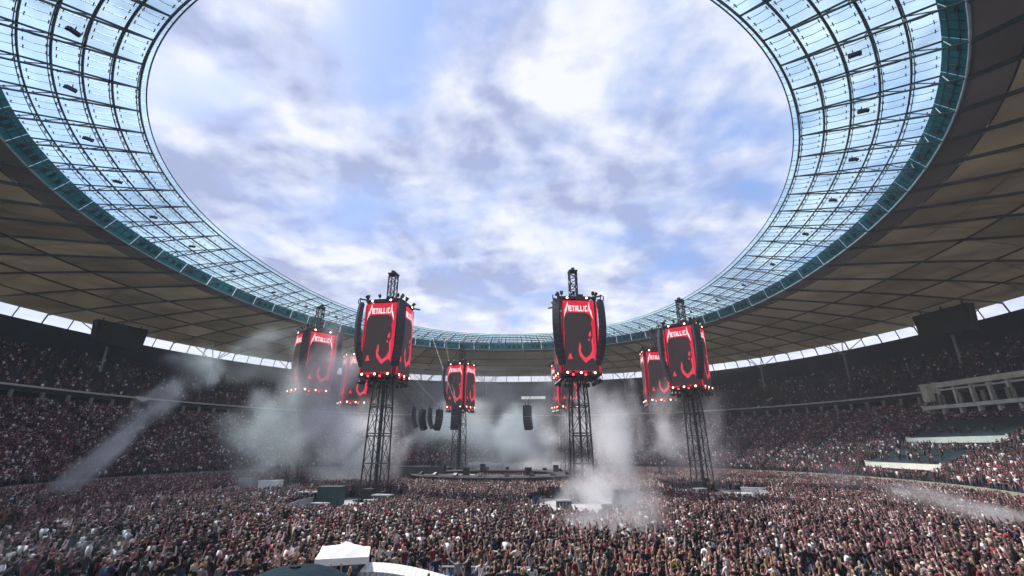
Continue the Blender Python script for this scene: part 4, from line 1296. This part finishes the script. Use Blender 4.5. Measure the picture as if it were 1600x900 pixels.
part('brim', mb, M['cap'], c)
mb = MB(); mb.tube([(0, 0.015, 1.782), (0, 0.015, 1.7865)], 0.006, 8); part('button', mb, M['cap'], c)

# players and crew on the stage
for (x, y, z, i, tp, lab) in [(-29.5, 93.0, 3.58, 2, 'black', 'person in black on the dark stage block at the left, one arm raised'), (-26.0, 93.6, 3.58, 10, 'charcoal', 'person in charcoal on the right end of the dark stage block'),
                          (-13.0, 84.0, 2.32, 5, 'black', 'person in black on the near edge of the ring stage'), (-3.5, 150.5, 2.7, 1, 'black', 'dark figure standing above the white sheeting at the far end')]:
    me, txt, hl = near_meshes[i * 2]
    o = link('person', me); o.location = (x, y, z); o.rotation_euler = (0, 0, pr.uniform(2, 4))
    for sl, m_ in zip(o.material_slots, (MSK[0], MH['brown hair'], MT_[tp], ML['black trousers'], MSH)):
        sl.link = 'OBJECT'; sl.material = m_
    tag(o, lab, 'person')
t = thing('scaffold_plinth', 'small black plinth behind the white sheeting at the far end', 'plinth', (-3.5, 150.5, 0))
mb = MB(); mb.box((0, 0, 1.3), (1.6, 1.2, 2.6)); part('body', mb, M['black'], t); mb = MB(); mb.box((0, 0, 2.65), (1.8, 1.4, 0.1)); part('top', mb, M['deck'], t)

# ------------------------------------------------------------------ the rest of the crowd: one object of points, each carrying a figure
cw = [crowd_mat('crowd_skin', 3.1, [(0, (0.32, 0.15, 0.16)), (.38, (0.70, 0.50, 0.50)), (.56, (0.17, 0.075, 0.08))], .6),  # red stage light put into the skin as pink, highlights as pale tones
      crowd_mat('crowd_hair', 7.7, [(0, (0.03, 0.018, 0.012)), (.35, (0.009, 0.008, 0.008)), (.52, (0.12, 0.07, 0.04)), (.70, (0.30, 0.20, 0.11)), (.76, (0.36, 0.22, 0.19)), (.82, (0.014, 0.014, 0.016)), (.95, (0.65, 0.64, 0.63))], .6),
      crowd_mat('crowd_top', 1.3, [(0, (0.011, 0.010, 0.013)), (.62, (0.03, 0.027, 0.033)), (.675, (0.80, 0.80, 0.81)), (.755, (0.13, 0.010, 0.026)), (.85, (0.30, 0.035, 0.07)), (.89, (0.20, 0.20, 0.21)), (.92, (0.02, 0.032, 0.09)), (.96, (0.46, 0.38, 0.30))], attr='wear'),
      crowd_mat('crowd_trousers', 5.9, [(0, (0.012, 0.012, 0.014)), (.5, (0.05, 0.08, 0.14)), (.8, (0.12, 0.11, 0.12))]), MSH]
protos = []
for i in (0, 1, 2, 4, 5, 6, 8, 10):
    la, ra, ln, stc, txt = POSES[i]
    me = person_mesh('crowd_figure', la, ra, ln, stc, i in (2, 5), 0, False, 1.0)
    zone = [p.material_index for p in me.polygons]
    me.materials.clear()
    for m_ in cw: me.materials.append(m_)
    me.polygons.foreach_set('material_index', zone)
    protos.append(bpy.data.objects.new('crowd_figure', me))
CP, CRZ, CV, CS, CWE = [], [], [], [], []
REDS = [(-58, 75, 16), (-22, 52, 11), (48, 105, 22), (60, 140, 22), (10, 47, 8), (70, 75, 16), (-85, 90, 18), (20, 60, 9)]   # zones with a higher share of red tops
def wear_at(x, y):
    q = sum(math.exp(-((x - a) ** 2 + (y - b) ** 2) / (r * r)) for a, b, r in REDS)
    if rnd.random() < .14 * q: return rnd.uniform(.76, .885)
    return rnd.random()
def put(x, y, z, wts, sc=1.0):
    CP.append((x, y, z)); CRZ.append(math.atan2(FACE.y - y, FACE.x - x) - math.pi / 2 + rnd.gauss(0, .35))
    CV.append(rnd.choices(range(8), wts)[0]); CS.append(sc * rnd.uniform(.92, 1.07)); CWE.append(wear_at(x, y))
for p in pts:
    if p in nearset: continue
    put(p[0], p[1], 0.0, (6, .9, 1.2, 1.2, 2.2, .8, 1.4, 4))
WALL_SKIP = [(61.3, 70.3, 88, 108.2), (71.6, 82.2, 87, 110.5), (85, 97, 90, 121.5)]
def tier_crowd(ringf, n, z_of, dens, spacing, cut):
    for i in range(n):
        ring = ringf((i + 0.55) / n); z = z_of(i)
        per = 2 * math.pi * math.hypot(ring[0], ring[1]) / 1.414
        m = int(per / spacing)
        for k in range(m):
            th = 2 * math.pi * (k + rnd.uniform(-.25, .25)) / m
            x, y = oval(ring[0], ring[1], th)
            if abs((math.degrees(th) + 90) % 360 - 180) > 180 - cut: continue
            # stairways
            ph = (th / R(7.2)) % 1.0
            if abs(ph - .5) < 0.55 / (R(7.2) * math.hypot(x - CX, y - CY)): continue
            if rnd.random() > dens: continue
            if any(a < x < b and c < y < d for a, b, c, d in WALL_SKIP): continue
            if seen((x, y, z + 1)) > 1e5: continue
            put(x, y, z, (7, .5, .6, .8, 4, .6, .6, 4), 0.93)
tier_crowd(lambda u: LT(u), NR, lambda i: tier_ring(i / NR)[2] * .93 + 0.11, 0.93, 0.60, YCUT)
tier_crowd(lambda u: lerp3(U0, U1, u), NU, lambda i: lerp3(U0, U1, i / NU)[2] + 0.01, 0.24, 0.62, YCUT)
# spectators in the two boxes
for k in range(46):
    u, v = rnd.random(), rnd.random()
    put(63.9 + 4.4 * v, 89.4 + 17.2 * u, 4.3 + 2.2 * v, (5, 1, 1, 2, 4, 1, 1, 3), .9)
for k in range(10):
    put(74.9 + 1.5 * rnd.random(), 89 + 19 * rnd.random(), 9.3, (5, 1, 1, 2, 4, 1, 1, 3), .9)
me = bpy.data.meshes.new('crowd'); me.from_pydata(CP, [], [])
for nm, tp, dat in (('turn', 'FLOAT', CRZ), ('figure', 'INT', CV), ('size', 'FLOAT', CS), ('wear', 'FLOAT', CWE)):
    me.attributes.new(nm, tp, 'POINT').data.foreach_set('value', dat)
crowd = link('crowd', me)
tag(crowd, 'dense standing crowd covering the pitch and both tiers of the stands', 'crowd', kind='stuff')
ng = bpy.data.node_groups.new('crowd_nodes', 'GeometryNodeTree')
ng.interface.new_socket('Geometry', in_out='INPUT', socket_type='NodeSocketGeometry')
ng.interface.new_socket('Geometry', in_out='OUTPUT', socket_type='NodeSocketGeometry')
gi, go, jn = ng.nodes.new('NodeGroupInput'), ng.nodes.new('NodeGroupOutput'), ng.nodes.new('GeometryNodeJoinGeometry')
def named(nm, tp):
    n = ng.nodes.new('GeometryNodeInputNamedAttribute'); n.data_type = tp; n.inputs['Name'].default_value = nm; return n.outputs[0]
a_t, a_f, a_s = named('turn', 'FLOAT'), named('figure', 'INT'), named('size', 'FLOAT')
cx_ = ng.nodes.new('ShaderNodeCombineXYZ'); ng.links.new(a_t, cx_.inputs[2])
for i, po in enumerate(protos):
    ob = ng.nodes.new('GeometryNodeObjectInfo'); ob.inputs[0].default_value = po; ob.inputs[1].default_value = False
    cm = ng.nodes.new('FunctionNodeCompare'); cm.data_type = 'INT'; cm.operation = 'EQUAL'
    ng.links.new(a_f, cm.inputs[2]); cm.inputs[3].default_value = i
    ip = ng.nodes.new('GeometryNodeInstanceOnPoints')
    ng.links.new(gi.outputs[0], ip.inputs['Points']); ng.links.new(cm.outputs[0], ip.inputs['Selection'])
    ng.links.new(ob.outputs['Geometry'], ip.inputs['Instance']); ng.links.new(cx_.outputs[0], ip.inputs['Rotation']); ng.links.new(a_s, ip.inputs['Scale'])
    ng.links.new(ip.outputs[0], jn.inputs[0])
ng.links.new(jn.outputs[0], go.inputs[0])
md = crowd.modifiers.new('figures', 'NODES'); md.node_group = ng
print('crowd', len(CP))

# ------------------------------------------------------------------ haze and smoke
def vol_mat(name, dens, scale, thr, seed, col=(0.965, 0.97, 0.985), soft=0.75, stretch=(1, 1, 1), ani=0.3):
    m, t, o = new_mat(name)
    pv = t.nodes.new('ShaderNodeVolumePrincipled')
    pv.inputs['Color'].default_value = (*col, 1); pv.inputs['Anisotropy'].default_value = ani
    co = t.nodes.new('ShaderNodeTexCoord'); ge = t.nodes.new('ShaderNodeNewGeometry')
    le = t.nodes.new('ShaderNodeVectorMath'); le.operation = 'LENGTH'
    wz = t.nodes.new('ShaderNodeTexNoise'); wz.inputs['Scale'].default_value = 1.7; wz.inputs['Detail'].default_value = 3
    wo = t.nodes.new('ShaderNodeVectorMath'); wo.operation = 'ADD'; wo.inputs[1].default_value = (seed, seed, 0)
    t.links.new(co.outputs['Object'], wo.inputs[0]); t.links.new(wo.outputs[0], wz.inputs['Vector'])
    ws = t.nodes.new('ShaderNodeVectorMath'); ws.operation = 'MULTIPLY_ADD'; ws.inputs[1].default_value = (1.3, 1.3, 1.3)
    wc = t.nodes.new('ShaderNodeVectorMath'); wc.operation = 'MULTIPLY_ADD'; wc.inputs[1].default_value = (1, 1, 1); wc.inputs[2].default_value = (-.65, -.65, -.65)
    t.links.new(wz.outputs['Color'], ws.inputs[0]); t.links.new(co.outputs['Object'], ws.inputs[2]); t.links.new(ws.outputs[0], wc.inputs[0])
    t.links.new(wc.outputs[0], le.inputs[0])
    fo = t.nodes.new('ShaderNodeMapRange'); fo.interpolation_type = 'SMOOTHSTEP'
    t.links.new(le.outputs['Value'], fo.inputs[0])
    for i, v in enumerate((0.1, 0.80, 1.0, 0.0)): fo.inputs[i + 1].default_value = v
    mp = t.nodes.new('ShaderNodeMapping'); mp.inputs['Location'].default_value = (seed, seed * 1.7, -seed); mp.inputs['Scale'].default_value = stretch
    t.links.new(ge.outputs['Position'], mp.inputs[0])
    nz = t.nodes.new('ShaderNodeTexNoise'); nz.inputs['Scale'].default_value = scale; nz.inputs['Detail'].default_value = 4; nz.inputs['Roughness'].default_value = .55; nz.inputs['Distortion'].default_value = .6
    t.links.new(mp.outputs[0], nz.inputs['Vector'])
    mr = t.nodes.new('ShaderNodeMapRange'); t.links.new(nz.outputs[0], mr.inputs[0])
    for i, v in enumerate((thr, thr + .28, 0.0, 1.0)): mr.inputs[i + 1].default_value = v
    mu = t.nodes.new('ShaderNodeMath'); mu.operation = 'MULTIPLY'; t.links.new(fo.outputs[0], mu.inputs[0]); t.links.new(mr.outputs[0], mu.inputs[1])
    m2 = t.nodes.new('ShaderNodeMath'); m2.operation = 'MULTIPLY'; t.links.new(mu.outputs[0], m2.inputs[0]); m2.inputs[1].default_value = dens
    t.links.new(m2.outputs[0], pv.inputs['Density'])
    t.links.new(pv.outputs[0], o.inputs['Volume'])
    return m
def smoke(c, d, rot, dens, scale, thr, lab, name='smoke_cloud'):
    bm = bmesh.new(); bmesh.ops.create_icosphere(bm, subdivisions=2, radius=1.06)
    me = bpy.data.meshes.new(name); bm.to_mesh(me); bm.free()
    o = link(name, me); o.location = c; o.scale = d; o.rotation_euler = rot
    me.materials.append(vol_mat(name, dens, scale, thr, rnd.uniform(0, 50)))
    tag(o, lab, 'smoke', kind='stuff')
def smoke_px(px_, py_, D, w, h, dep, rz, dens, scale, thr, lab):
    """centre on the ray through a pixel at ground distance D; w, h in photo pixels"""
    c = at_px(px_, py_, D); L = (c - CAMP).length; k = L / 708.64 * .93
    smoke(c, (w * k / 2, dep, h * k / 2), (0, rz, math.atan2(-c.x, c.y)), dens, scale, thr, lab)
smoke_px(160, 712, 82, 44, 190, 3, R(38), 0.8, 0.35, 0.30, 'narrow slanting plume of grey smoke over the left stand')
smoke_px(245, 630, 86, 70, 130, 4, R(44), 0.55, 0.25, 0.36, 'slanting smoke in the middle of the plume at the left stand')
smoke_px(330, 575, 92, 200, 90, 6, R(-14), 0.28, 0.14, 0.40, 'wider top of the slanting smoke plume under the left roof')
smoke_px(440, 560, 98, 250, 130, 8, R(-20), 0.14, 0.10, 0.40, 'thin smoke drifting under the roof at the left')
smoke_px(500, 590, 90, 150, 260, 7, R(15), 0.34, 0.10, 0.37, 'smoke veiling the leftmost tower')
smoke_px(430, 680, 88, 190, 180, 6, R(30), 0.4, 0.14, 0.39, 'smoke drifting left from the leftmost tower over the stand')
smoke_px(550, 690, 90, 230, 210, 8, R(-10), 0.6, 0.14, 0.36, 'broad smoke between the leftmost tower and the left near tower')
smoke_px(965, 700, 72, 115, 290, 5, R(4), 0.85, 0.15, 0.36, 'bright column of smoke right of the right near tower')
smoke_px(935, 768, 60, 200, 150, 5, 0, 0.65, 0.2, 0.36, 'dense smoke hiding the feet of the right near tower')
smoke_px(955, 835, 39, 260, 230, 6, 0, 0.5, 0.2, 0.32, 'thin smoke drifting over the people at the bottom')
smoke_px(825, 690, 146, 140, 150, 8, 0, 0.9, 0.12, 0.32, 'bright white smoke in the far gate')
smoke_px(740, 680, 135, 400, 150, 12, 0, 0.28, 0.08, 0.37, 'wide haze of smoke behind the far towers')
smoke_px(905, 650, 100, 230, 170, 7, 0, 0.38, 0.10, 0.34, 'bright smoke between the right near tower and the tower behind it')
smoke_px(780, 625, 165, 760, 190, 14, 0, 0.10, 0.045, 0.28, 'wide pale haze in front of the far stands')
smoke_px(830, 735, 125, 300, 70, 8, 0, 0.3, 0.12, 0.36, 'low white smoke lying behind the ring stage')
smoke_px(1060, 680, 94, 250, 220, 8, R(12), 0.28, 0.12, 0.40, 'thin smoke left of the right-hand towers')
smoke_px(1300, 745, 84, 170, 50, 4, R(8), 0.22, 0.2, 0.40, 'low grey smoke in front of the boxes in the right stand')
smoke_px(1510, 792, 55, 260, 40, 2.5, R(14), 0.9, 0.3, 0.36, 'low streak of smoke along the parapet at the bottom right')
smoke_px(60, 855, 31, 260, 60, 3, 0, 0.16, 0.4, 0.40, 'thin smoke over the people at the bottom left')
mb = MB(); mb.box((-12.5, 92, 24.2), (272, 310, 50.8))
hz_ = MB(); hz_ = mb
m, t, o = new_mat('haze')
pv = t.nodes.new('ShaderNodeVolumePrincipled'); pv.inputs['Color'].default_value = (0.90, 0.92, 0.96, 1); pv.inputs['Density'].default_value = 0.00035; pv.inputs['Anisotropy'].default_value = 0.1
t.links.new(pv.outputs[0], o.inputs['Volume'])
tag(part('haze', mb, m), kind='stuff')

for o in C.objects:
    if 'label' in o and not 4 <= len(o['label'].split()) <= 16: print('LABEL', len(o['label'].split()), o['label'])
